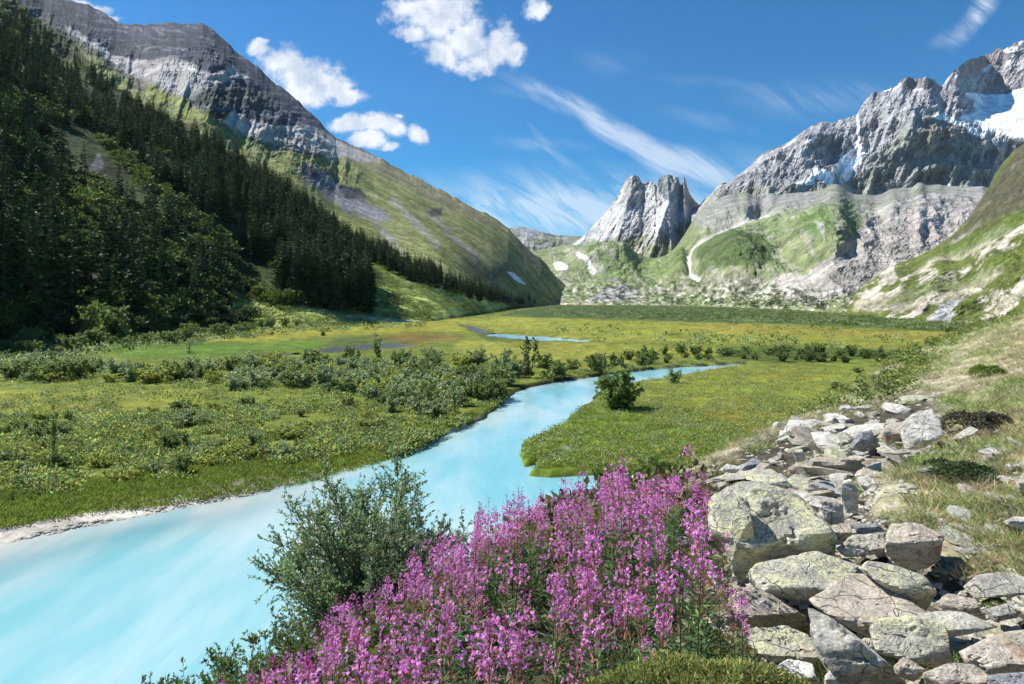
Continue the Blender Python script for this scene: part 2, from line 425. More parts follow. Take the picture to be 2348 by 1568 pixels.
def paint1(u, v):
    n = fbm(u / 40, v / 30, 0, 6, 5, 0.6); fine = fbm(u / 7, v / 6, 0, 4, 8, 0.6)
    ax = (u * 0.80 + v * 0.60); bx = (-u * 0.60 + v * 0.80)
    streak = fbm(ax / 120, bx / 9, 0, 5, 77, 0.6)
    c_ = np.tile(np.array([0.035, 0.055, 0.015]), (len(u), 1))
    c_ *= (1 + 0.5 * n)[:, None]
    grass = [(150,60),(211,105),(301,168),(421,225),(502,286),(577,321),(652,346),(722,361),(866,368),(960,405),(1060,455),(1130,495),(1165,520),(1200,550),(1340,640),(1340,720),(1230,705),(1150,690),(1000,640),(880,590),(760,520),(650,440),(560,365),(450,300),(300,215),(210,170)]
    paint(c_, u, v, n, [(grass, (0.21, 0.23, 0.08), 8, 12)])
    # brighter and browner bands inside the open grass
    gm = smooth(-6, 10, sdpoly(u, v, grass))
    k = smooth(0.0, 0.5, streak) * gm
    c_[:] = c_ * (1 - k[:, None] * 0.55) + np.array([0.29, 0.275, 0.14]) * k[:, None] * 0.55
    k = smooth(0.05, 0.45, -streak + 0.3 * n) * gm
    c_[:] = c_ * (1 - k[:, None] * 0.6) + np.array([0.09, 0.13, 0.045]) * k[:, None] * 0.6
    paint(c_, u, v, n, [
        ([(770,316),(870,358),(960,408),(1060,458),(1130,500),(1200,560),(1100,510),(960,440),(860,395),(760,360)], (0.24,0.21,0.13), 10, 8, 0.7),
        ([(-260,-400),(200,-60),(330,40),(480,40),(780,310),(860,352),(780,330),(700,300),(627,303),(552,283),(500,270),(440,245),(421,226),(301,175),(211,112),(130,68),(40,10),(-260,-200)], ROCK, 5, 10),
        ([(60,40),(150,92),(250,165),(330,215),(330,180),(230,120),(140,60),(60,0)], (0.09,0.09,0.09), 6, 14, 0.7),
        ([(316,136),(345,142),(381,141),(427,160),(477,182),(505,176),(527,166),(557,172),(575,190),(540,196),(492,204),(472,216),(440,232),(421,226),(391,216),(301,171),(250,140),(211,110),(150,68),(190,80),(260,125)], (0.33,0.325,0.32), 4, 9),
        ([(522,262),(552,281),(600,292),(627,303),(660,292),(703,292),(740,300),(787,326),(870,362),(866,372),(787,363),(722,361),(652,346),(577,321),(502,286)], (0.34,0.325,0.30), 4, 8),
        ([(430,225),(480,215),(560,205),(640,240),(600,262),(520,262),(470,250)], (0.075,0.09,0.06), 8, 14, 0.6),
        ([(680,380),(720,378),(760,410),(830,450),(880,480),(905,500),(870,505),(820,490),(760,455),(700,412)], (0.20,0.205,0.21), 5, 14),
        ([(690,385),(715,382),(735,405),(712,412)], (0.04,0.045,0.055), 3, 5, 0.9),  # outcrop shadow painted in as dark colour
        ([(772,420),(830,428),(842,448),(800,450)], (0.04,0.045,0.055), 3, 6, 0.9),  # second shadow patch painted on the outcrop
        (('line', [(905,455),(950,500),(1005,560)], 9), (0.30,0.29,0.25), 6, 9, 0.8),
        (('line', [(985,480),(1040,540),(1095,592)], 6), (0.27,0.25,0.21), 6, 9, 0.8),
        (('line', [(860,500),(905,545),(930,580)], 7), (0.24,0.24,0.22), 6, 9, 0.7),
        ([(980,478),(1015,475),(1015,492),(990,492)], (0.05,0.05,0.06), 3, 5, 0.8),
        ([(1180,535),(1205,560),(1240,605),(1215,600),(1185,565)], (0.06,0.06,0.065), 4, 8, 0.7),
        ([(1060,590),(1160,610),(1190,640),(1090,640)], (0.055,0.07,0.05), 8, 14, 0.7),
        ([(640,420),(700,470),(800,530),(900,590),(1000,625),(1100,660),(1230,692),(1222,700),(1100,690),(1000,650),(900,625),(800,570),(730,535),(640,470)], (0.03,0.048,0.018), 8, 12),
        ([(735,540),(790,560),(850,590),(920,612),(1000,645),(1090,680),(1170,702),(1080,718),(960,738),(860,725),(855,660),(820,600)], (0.36,0.42,0.12), 6, 9),
        ([(530,645),(560,665),(620,690),(700,695),(780,715),(830,722),(990,738),(900,760),(680,760),(570,745),(535,700)], (0.34,0.40,0.11), 5, 8),
        ([(500,610),(540,640),(600,690),(560,680),(520,650)], (0.30,0.28,0.25), 4, 6, 0.7),
        ([(225,350),(240,380),(215,410),(205,390)], (0.24,0.22,0.22), 3, 6, 0.8),
        (('line', [(780,722),(850,732),(985,741)], 3.0), (0.65,0.56,0.42), 1.5, 1.5),
        (('line', [(300,719),(420,716),(560,722)], 1.6), (0.30,0.29,0.27), 1.2, 1.0),
        (('line', [(690,700),(780,722)], 2.0), (0.30,0.28,0.2), 1.2, 1.0),
        ([(1163,621),(1178,624),(1192,634),(1207,652),(1193,648),(1176,636)], (0.85,0.86,0.9), 1.2, 2),
        (('line', [(425,172),(440,178)], 2), (0.8,0.8,0.85), 1, 1), (('line', [(675,311),(688,316)], 2.4), (0.8,0.8,0.85), 1, 1), (('line', [(735,315),(755,326)], 2), (0.8,0.8,0.85), 1, 1),
    ])
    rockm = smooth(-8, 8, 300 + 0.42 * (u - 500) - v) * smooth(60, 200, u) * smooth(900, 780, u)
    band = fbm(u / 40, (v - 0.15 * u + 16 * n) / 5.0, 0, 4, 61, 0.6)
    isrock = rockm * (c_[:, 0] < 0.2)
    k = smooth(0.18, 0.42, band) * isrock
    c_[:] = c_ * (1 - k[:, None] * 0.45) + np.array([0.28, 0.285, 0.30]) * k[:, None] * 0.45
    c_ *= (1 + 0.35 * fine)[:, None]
    return np.clip(c_, 0.006, 0.9)
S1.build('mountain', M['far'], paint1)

# ---- back ridge, rock towers, great massif, basin slopes, near right slope
def relief_far(sc, amp, seed, aspect=1.0, slant=0.0):
    def r(u, v):
        return (fbm((u + slant * v) / sc, v / (sc * aspect), 0, 6, seed, 0.58, ridged=True) * amp + fbm(u / (sc * 4), v / (sc * 4), 0, 3, seed + 5) * amp * 1.6)
    return r
SA = Sheet([(1060,600),(1120,545),(1165,523),(1200,520),(1225,526),(1260,536),(1290,541),(1330,541),(1380,552),(1450,570)], [(1060,640),(1450,640)],
           [(0,5200)], [(0,4200)], 1060, 1450, 2.5, 60, relief_far(40, 0.006, 41, 1.5), (0.2, -0.8, 0.5), 2, 14, 2)
def paintA(u, v):
    n = fbm(u / 16, v / 7, 0, 5, 42, 0.6)
    c_ = np.tile(np.array([0.17, 0.195, 0.13]), (len(u), 1)); k = smooth(-0.1, 0.3, n)[:, None]
    c_ = c_ * (1 - k) + np.array([0.30, 0.30, 0.28]) * k
    paint(c_, u, v, n, [([(1160,515),(1215,518),(1245,540),(1200,545)], (0.27,0.27,0.28), 4, 4)])
    return np.clip(c_ * (1 + 0.3 * fbm(u / 6, v / 4, 0, 3, 43)[:, None]), 0.01, 0.9)
SA.build('mountain', M['far'], paintA)
SB_top = [(1310,560),(1350,530),(1362,515),(1380,498),(1396,478),(1404,466),(1412,458),(1420,440),(1428,425),(1436,412),(1446,403),(1456,402),(1464,405),(1470,418),(1474,422),(1482,417),(1492,416),(1499,419),(1504,427),(1507,424),(1510,408),(1520,402),(1532,401),(1545,403),(1555,407),(1558,421),(1563,424),(1566,409),(1569,403),(1572,416),(1577,434),(1584,448),(1594,462),(1604,470),(1650,500)]
def reliefB(u, v):
    def ridge(u0, v0, k, w): return np.exp(-np.abs(u - (u0 + k * (v - v0))) / w)
    ribs = fbm((u + 0.55 * (v - 400) * np.sign(1500 - u)) / 20, v / 60, 0, 7, 52, 0.66, ridged=True) * 0.013 + fbm(u / 9 + v / 30, v / 14, 0, 5, 53, 0.65, ridged=True) * 0.005
    main = 0.055 * ridge(1498, 415, 0.10, 55) + 0.035 * ridge(1452, 403, -0.25, 22) + 0.03 * ridge(1530, 403, 0.05, 14) + 0.03 * ridge(1567, 408, 0.02, 7) + 0.03 * ridge(1520, 500, -0.35, 16)
    return (main + ribs)
SB = Sheet(SB_top, [(1310,625),(1650,625)], [(0,3900)], [(0,3150)], 1310, 1650, 1.4, 150, reliefB, (0.0, -1.0, 0.12), 1.8, 7, 3, back=0.12, nk=0.0)
def paintB(u, v):
    n = fbm(u / 14, v / 22, 0, 5, 55, 0.6); st = fbm((u + 0.6 * v) / 6, v / 50, 0, 4, 56, 0.6)
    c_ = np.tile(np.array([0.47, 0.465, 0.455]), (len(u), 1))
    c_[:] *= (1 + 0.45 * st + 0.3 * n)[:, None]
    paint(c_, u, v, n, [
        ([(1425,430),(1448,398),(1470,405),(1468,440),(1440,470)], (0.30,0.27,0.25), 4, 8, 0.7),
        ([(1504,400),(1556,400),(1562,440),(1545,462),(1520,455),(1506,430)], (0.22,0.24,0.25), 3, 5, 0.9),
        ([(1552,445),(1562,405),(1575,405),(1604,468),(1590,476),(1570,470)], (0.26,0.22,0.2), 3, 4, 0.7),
        ([(1330,560),(1400,545),(1470,540),(1500,560),(1560,520),(1660,500),(1660,640),(1300,640)], (0.16,0.19,0.085), 5, 14, 0.85),
        ([(1440,580),(1475,545),(1490,520),(1505,540),(1480,580),(1455,586)], (0.45,0.43,0.36), 3, 8, 0.8),
        ([(1530,545),(1550,520),(1560,560),(1540,575)], (0.40,0.40,0.38), 3, 8, 0.8)])
    return np.clip(c_, 0.02, 0.75)
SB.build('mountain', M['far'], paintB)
SD_top = [(1080,575),(1130,560),(1170,552),(1210,585),(1250,568),(1340,558),(1420,556),(1450,575),(1480,596),(1530,590),(1560,560),(1585,500),(1600,470),(1640,462),(1700,458),(1760,452),(1800,449),(1850,443),(1900,438),(2000,430),(2200,425),(2350,420),(2480,418)]
SC_top = [(1585,478),(1604,469),(1622,452),(1640,432),(1655,422),(1670,420),(1690,402),(1720,383),(1738,360),(1746,351),(1760,345),(1778,340),(1800,330),(1815,320),(1840,300),(1862,286),(1885,278),(1905,281),(1920,276),(1945,268),(1963,262),(1970,250),(1985,228),(2000,210),(2012,212),(2030,206),(2056,198),(2068,182),(2082,176),(2100,182),(2125,178),(2140,183),(2150,196),(2160,194),(2170,182),(2186,165),(2200,152),(2215,140),(2240,130),(2270,122),(2290,112),(2300,115),(2325,100),(2347,92),(2480,50)]
def reliefC(u, v):
    snow = smooth(-6, 6, sdpoly(u, v, GLAC))
    g = fbm((u + 0.35 * v) / 46, v / 60, 0, 7, 71, 0.62, ridged=True) * 0.016
    b = fbm((u - 0.3 * v) / 170, v / 150, 0, 3, 75) * 0.06
    # the massif's shoulder: its right-hand face turns away from the light
    sh = -0.012 * smooth(2130, 2230, u + 0.12 * (v - 220)) * smooth(320, 230, v) * smooth(180, 240, v)
    return (g + b * 0.8) * (1 - 0.85 * snow) + sh * (1 - snow)
GLAC = [(2215,209),(2256,213),(2306,209),(2480,170),(2480,330),(2330,318),(2286,300),(2256,296),(2240,283),(2200,274),(2238,250),(2228,228)]
SC = Sheet(SC_top, [(1585,520),(2480,520)], [(1585,3700),(1900,3800),(2480,4000)], [(0,3000)], 1585, 2480, 2.0, 230, reliefC, (-0.15, -0.8, 0.45), 5.0, 16, 4, ydep=lambda u, v: 0.16 * smooth(318, 205, v) * smooth(2190, 2262, u))
def paintC(u, v):
    n = fbm(u / 30, v / 24, 0, 6, 81, 0.6); st = fbm((u + 0.5 * v) / 9, v / 26, 0, 5, 82, 0.62)
    c_ = np.tile(np.array([0.315, 0.315, 0.325]), (len(u), 1))
    c_[:] *= (1 + 0.5 * st)[:, None]
    k = smooth(0.0, 0.4, n)[:, None]; c_[:] = c_ * (1 - 0.5 * k) + np.array([0.40, 0.38, 0.37]) * 0.5 * k
    W_ = (0.86, 0.88, 0.92)
    paint(c_, u, v, n, [
        ([(1900,430),(1960,400),(2020,340),(2080,300),(2150,285),(2200,290),(2260,330),(2290,400),(2250,450),(1900,470)], (0.24,0.255,0.215), 8, 22, 0.7),
        ([(1590,470),(1640,452),(1700,440),(1760,425),(1800,430),(1860,442),(1900,425),(1960,418),(2000,408),(2060,415),(2120,405),(2200,412),(2300,405),(2480,400),(2480,540),(1600,540)], (0.28,0.28,0.23), 10, 34),
        ([(2255,300),(2347,300),(2347,420),(2290,400)], (0.36,0.36,0.36), 8, 14, 0.8),
        ([(2170,182),(2230,130),(2347,88),(2347,120),(2250,150),(2180,200)], (0.23,0.18,0.175), 6, 10, 0.7),
        ([(2060,180),(2140,178),(2150,215),(2070,205)], (0.22,0.19,0.185), 6, 8, 0.7),
        ([(2090,330),(2130,295),(2190,285),(2260,300),(2200,320),(2130,345)], (0.30,0.25,0.21), 4, 8, 0.7),
        (GLAC, W_, 2.5, 7),
        ([(1965,331),(1985,351),(1955,392),(1934,417),(1904,430),(1854,440),(1769,449),(1780,440),(1844,432),(1858,408),(1870,400),(1884,412),(1904,397),(1929,361),(1950,340)], W_, 1.6, 5),
        ([(1860,400),(1885,395),(1900,405),(1870,432),(1845,438)], W_, 2, 12, 0.9),
        (('line', [(1965,264),(1968,300),(1963,332)], 3), W_, 1.5, 2),
        (('line', [(2025,206),(2050,204),(2062,194)], 3), W_, 1.5, 1.5), (('line', [(1795,341),(1822,322)], 2.5), W_, 1.5, 1.5), (('line', [(1845,338),(1868,326)], 2.5), W_, 1.5, 1.5),
        (('line', [(2098,207),(2112,206)], 3), W_, 1.5, 2), (('line', [(2197,165),(2193,175)], 3), W_, 1.5, 2), (('line', [(2270,148),(2262,154)], 4), W_, 1.5, 2),
        (('line', [(2310,143),(2325,127)], 3), W_, 1.5, 2), (('line', [(2305,116),(2350,108)], 5), W_, 1.5, 4), (('line', [(2340,100),(2350,92)], 5), W_, 1.5, 3),
        ([(2115,291),(2140,278),(2165,272),(2190,282),(2236,296),(2262,306),(2225,312),(2206,296),(2150,290)], W_, 2, 9, 0.9),
        ([(2120,420),(2150,416),(2200,424),(2150,426)], W_, 1.5, 2, 0.8)])
    cone = np.maximum(0, fbm(u / 42, 0 * u, 0, 3, 88, 0.6, ridged=True)) * 62 + 14 * fbm(u / 9, v / 9, 0, 3, 89)
    k = (smooth(-3, 9, v - (prof(SD_top, 22)(u) - 4 - cone)) * 0.9 * smooth(1590, 1640, u))[:, None]; c_[:] = c_ * (1 - k) + np.array([0.30, 0.30, 0.275]) * (1 + 0.2 * st[:, None]) * k
    return np.clip(c_, 0.02, 0.92)
SC.build('mountain', M['far'], paintC)
SD_bot = [(1080,712),(1240,699),(1500,700),(1700,706),(1900,718),(2000,716),(2100,713),(2480,712)]
def reliefD(u, v):
    sk = smooth(0, 60, 700 - v)
    knoll = 0.06 * np.exp(-(((u - 1690) / 80) ** 2 + ((v - 590) / 55) ** 2)) + 0.05 * np.exp(-(((u - 1450) / 90) ** 2 + ((v - 575) / 30) ** 2)) + 0.05 * np.exp(-(((u - 1860) / 90) ** 2 + ((v - 530) / 50) ** 2))
    gul = fbm((u - 0.7 * v) / 55, (v + 0.3 * u) / 45, 0, 6, 91, 0.56, ridged=True) * 0.011
    ch = -0.03 * np.exp(-(sdline(u, v, CHAN) / 14) ** 2)
    return (knoll + gul + ch + fbm(u / 200, v / 90, 0, 3, 95) * 0.04) * sk + fbm(u / 10, v / 6, 0, 4, 96, 0.6) * 0.0035
CHAN = [(1764,482),(1703,497),(1650,515),(1610,537),(1588,557),(1579,592),(1582,637),(1600,647)]
SD = Sheet(SD_top, SD_bot, [(1080,2900),(1300,3300),(1450,3000),(1600,2950),(2480,2850)], [(1080,1600),(1240,1430),(1500,1310),(1700,880),(1900,530),(2000,570),(2100,640),(2480,700)], 1080, 2480, 2.4, 170, reliefD, (-0.1, -0.7, 0.6), 0.0, 30, 5, back=0.05, topsig=22.0)
_sdt = SD.top; SD.top = lambda u: _sdt(u) + (36 * fbm(u / 80, 0 * u, 0, 3, 131, 0.6) + 4) * smooth(1585, 1680, u)
def paintD(u, v):
    n = fbm(u / 34, v / 20, 0, 6, 101, 0.6); f_ = fbm(u / 7, v / 4.5, 0, 4, 102, 0.62); st = fbm((u - 0.9 * v) / 20, (v + 0.4 * u) / 22, 0, 5, 103, 0.6)
    c_ = np.tile(np.array([0.19, 0.225, 0.11]), (len(u), 1))
    k = smooth(-0.05, 0.4, n)[:, None]; c_[:] = c_ * (1 - k * 0.6) + np.array([0.09, 0.14, 0.05]) * k * 0.6
    k = smooth(0.0, 0.4, st)[:, None]; c_[:] = c_ * (1 - k * 0.6) + np.array([0.34, 0.33, 0.27]) * k * 0.6
    G = (0.27, 0.27, 0.235)
    paint(c_, u, v, n, [
        ([(1600,465),(1764,452),(1900,436),(2000,428),(2480,418),(2480,440),(2100,470),(1980,462),(1900,470),(1850,478),(1764,490),(1640,515),(1592,515)], G, 6, 12, 0.85),
        ([(1880,470),(1930,430),(2050,420),(2200,430),(2100,455),(1960,500),(1880,520)], (0.15,0.18,0.10), 6, 14, 0.8),
        ([(1980,480),(2100,450),(2280,415),(2350,400),(2350,480),(2230,480),(2100,500),(1980,540)], (0.37,0.35,0.32), 8, 14, 0.8),
        ([(1593,600),(1604,560),(1640,535),(1690,528),(1754,548),(1774,600),(1740,625),(1700,634),(1640,640),(1600,640)], (0.075,0.115,0.04), 4, 8, 0.9),
        ([(1545,600),(1560,640),(1582,640),(1578,592),(1560,570)], (0.06,0.08,0.045), 4, 6, 0.7),
        ([(1830,500),(1890,490),(1920,530),(1880,560),(1840,550)], (0.12,0.20,0.06), 6, 12, 0.7),
        ([(1860,520),(1878,535),(1885,560),(1868,545)], (0.42,0.41,0.38), 3, 8, 0.8), ([(1905,515),(1925,520),(1915,545)], (0.42,0.41,0.38), 3, 8, 0.8),
        ([(1440,560),(1530,545),(1560,560),(1570,640),(1480,650),(1400,630)], (0.14,0.20,0.06), 8, 12, 0.6),
        ([(1769,637),(1854,617),(1955,552),(2005,507),(2080,482),(2231,442),(2300,402),(2480,370),(2480,700),(2216,640),(2105,640),(1995,660),(1930,680),(1854,703),(1784,672)], (0.335,0.315,0.285), 5, 16),
        ([(2080,500),(2180,470),(2270,440),(2230,500),(2150,545),(2060,560),(2030,540)], (0.37,0.315,0.285), 8, 16, 0.5),
        ([(1600,655),(1780,640),(1850,660),(1850,690),(1600,676),(1480,672)], (0.33,0.31,0.27), 5, 12, 0.55),
        ([(1345,694),(1360,676),(1395,658),(1425,654),(1450,664),(1475,668),(1440,684),(1400,692)], (0.32,0.30,0.30), 3, 5),
        ([(1236,702),(1240,695),(1350,693),(1380,700),(1380,708)], (0.46,0.40,0.26), 1.5, 2),
        (('line', CHAN, 2.6), (0.50,0.48,0.45), 2.5, 4), (('line', [(1579,590),(1582,637),(1603,647)], 3), (0.6,0.6,0.58), 2, 3),
        (('line', [(1480,700),(1600,705),(1700,709)], 2), (0.6,0.6,0.58), 1.2, 1.5),
        ([(1268,598),(1285,596),(1302,606),(1295,616),(1275,612)], (0.85,0.86,0.9), 1.5, 3),
        (('line', [(1325,590),(1345,604),(1360,620)], 4), (0.6,0.6,0.58), 2, 4), (('line', [(1272,640),(1278,672)], 2), (0.6,0.6,0.58), 1.2, 2)])
    tt = (SD.bot(u) - v) / (SD.bot(u) - SD.top(u)); k = (smooth(0.80, 0.98, tt + 0.22 * n) * smooth(1580, 1650, u) * 0.75)[:, None]; c_[:] = c_ * (1 - k) + np.array([0.24, 0.24, 0.23]) * k
    low = smooth(640, 665, v)
    k = (smooth(0.22, 0.4, f_) * low)[:, None]; c_[:] = c_ * (1 - k) + np.array([0.50, 0.48, 0.44]) * k
    k = (smooth(0.18, 0.36, -f_) * low * smooth(1950, 1850, u))[:, None]; c_[:] = c_ * (1 - k) + np.array([0.045, 0.075, 0.03]) * k
    return np.clip(c_ * (1 + 0.25 * f_)[:, None], 0.01, 0.9)
SD.build('slope', M['far'], paintD)
SE_top = [(1925,708),(1950,690),(1980,655),(2010,630),(2040,612),(2070,600),(2100,590),(2140,568),(2180,542),(2200,522),(2220,500),(2240,470),(2260,440),(2280,400),(2300,370),(2325,345),(2347,328),(2520,200)]
SE_bot = [(1925,712),(2000,728),(2100,741),(2230,748),(2520,775)]
def reliefE(u, v):
    ax = (u * 0.85 - v * 0.5); bx = (u * 0.5 + v * 0.85)
    return (fbm(ax / 130, bx / 40, 0, 6, 111, 0.56, ridged=True) * 0.018 + fbm(u / 120, v / 120, 0, 3, 112) * 0.03) * smooth(0, 30, prof(SE_bot)(u) - v)
SE = Sheet(SE_top, SE_bot, [(1925,560),(2100,660),(2347,900),(2520,950)], None, 1925, 2520, 2.4, 170, reliefE, (-0.5, -0.5, 0.6), 4.0, 16, 6)
def paintE(u, v):
    ax = (u * 0.86 - v * 0.5); bx = (u * 0.5 + v * 0.86)
    n = fbm(ax / 46, bx / 16, 0, 6, 121, 0.6); f_ = fbm(u / 6, v / 5, 0, 4, 122, 0.6)
    c_ = np.tile(np.array([0.105, 0.13, 0.035]), (len(u), 1))
    paint(c_, u, v, n, [
        ([(2160,560),(2200,530),(2260,440),(2347,320),(2530,190),(2530,470),(2347,490),(2250,510)], (0.085,0.082,0.05), 8, 12),
        ([(2175,545),(2347,480),(2530,450),(2530,500),(2347,520),(2200,560)], (0.055,0.062,0.035), 8, 14, 0.7)])
    low = smooth(560, 600, v + 0.35 * (u - 2100))
    k = (smooth(0.08, 0.26, n) * low)[:, None]; c_[:] = c_ * (1 - k) + np.array([0.42, 0.385, 0.33]) * k
    k = (smooth(0.25, 0.45, n) * (1 - low))[:, None]; c_[:] = c_ * (1 - k * 0.5) + np.array([0.24, 0.22, 0.19]) * k * 0.5
    paint(c_, u, v, n, [
        ([(2095,617),(2155,577),(2256,552),(2286,562),(2156,602),(2105,632)], (0.46,0.42,0.36), 4, 16, 0.7),
        ([(2035,602),(2060,632),(2035,652)], (0.46,0.42,0.36), 4, 10, 0.8),
        ([(1950,713),(1985,667),(2105,667),(2231,632),(2306,607),(2306,622),(2206,687),(2105,712),(2005,722)], (0.44,0.39,0.33), 4, 18, 0.6),
        ([(2135,738),(2155,702),(2206,677),(2190,700),(2176,740)], (0.36,0.37,0.39), 3, 8, 0.9),
        ([(2231,724),(2347,647),(2520,560),(2520,620),(2347,677),(2286,730)], (0.44,0.39,0.33), 4, 14, 0.7),
        ([(2180,560),(2330,490),(2400,480),(2300,545),(2150,600),(2090,612)], (0.095,0.135,0.03), 6, 12, 0.8),
        ([(2010,700),(2100,655),(2200,640),(2330,575),(2347,600),(2200,660),(2080,700)], (0.10,0.14,0.03), 5, 14, 0.7)])
    return np.clip(c_ * (1 + 0.4 * f_)[:, None], 0.01, 0.8)
SE.build('slope', M['near_slope'], paintE)

# ---- valley floor, river and ponds
def on_floor(pts, h=0.0):
    return [((u - CXF) / FX * (CAMZ - h) * FX / (v - CYF), (CAMZ - h) * FX / (v - CYF)) for u, v in pts]
RIV_L = [(-1500,1900),(-600,1420),(0,1264),(100,1240),(250,1207),(400,1180),(600,1140),(770,1097),(870,1068),(960,1037),(1020,1003),(1060,985),(1100,967),(1135,945),(1158,925),(1168,910),(1180,900),(1230,886),(1300,873),(1400,860),(1480,850),(1560,843),(1640,839),(1700,835)]
RIV_R = [(1700,839),(1640,848),(1560,862),(1480,876),(1420,886),(1380,893),(1362,910),(1335,930),(1310,950),(1290,972),(1235,1002),(1195,1020),(1182,1040),(1186,1060),(1200,1072),(1240,1068),(1215,1080),(1206,1092),(1260,1097),(1400,1090),(1620,1078),(1800,1075),(1900,1200),(1700,2300),(-600,4500)]
RIVER = np.array(on_floor(RIV_L + RIV_R))
POND1 = np.array(on_floor([(1128,764),(1180,768),(1250,772),(1340,779),(1392,783),(1330,785),(1230,782),(1160,777),(1112,771)]))
POND2 = np.array(on_floor([(700,806),(740,798),(800,792),(890,786),(960,789),(930,797),(850,803),(780,810),(720,812)]))
POND3 = np.array(on_floor([(-120,812),(0,806),(100,800),(165,808),(180,822),(80,826),(0,830),(-150,840)]))
POND4 = np.array(on_floor([(640,812),(690,808),(700,814),(650,818)]))
CHN = np.array(on_floor([(1050,742),(1085,748),(1128,764),(1100,766),(1070,752)]))
SPIT = on_floor([(1240,1068),(1290,1050),(1340,1030),(1345,1020)])
def floor_z(X, Y):
    wob = fbm(X / 2.5, Y / 2.5, 0, 3, 205) * 0.5 * np.clip(Y / 40, 0.3, 3)
    d = -sdpoly(X, Y, RIVER) + wob * 0.6            # >0 on land
    leftsand = smooth(-3.0, -9.0, X) * smooth(50, 38, Y) * (sdline(X, Y, np.array(on_floor(RIV_L))) < 14)
    w = 0.55 + 2.6 * leftsand
    z = -0.5 + 0.85 * smooth(-0.6 * w, w, d)
    z = z + 0.10 * fbm(X / 3.0, Y / 3.0, 0, 4, 201) * smooth(0, 2, d) + 0.25 * fbm(X / 25, Y / 25, 0, 3, 202) * smooth(2, 20, d)
    for Pn in (POND1, POND2, POND3, POND4, CHN):
        dp = -sdpoly(X, Y, Pn) + wob * 1.0; k = smooth(1.5, -1.0, dp); z = z * (1 - k) + (-0.3) * k
    z = z - 0.35 * np.clip(1 - sdline(X, Y, np.array(SPIT)) / 0.9, 0, 1)
    return z
us = np.arange(-700, 3050, 5.0)
vs = np.concatenate([688 + np.array([2.2, 2.6, 3.2, 4, 5.5]), np.arange(695, 760, 1.5), np.arange(760, 1100, 2.5), np.arange(1100, 1500, 5), np.arange(1500, 3600, 30)])[::-1]
U, V_ = np.meshgrid(us, vs); U = U.ravel(); V_ = V_.ravel()
Y = CAMZ * FX / (V_ - CYF); X = (U - CXF) / FX * Y
Z = floor_z(X, Y)
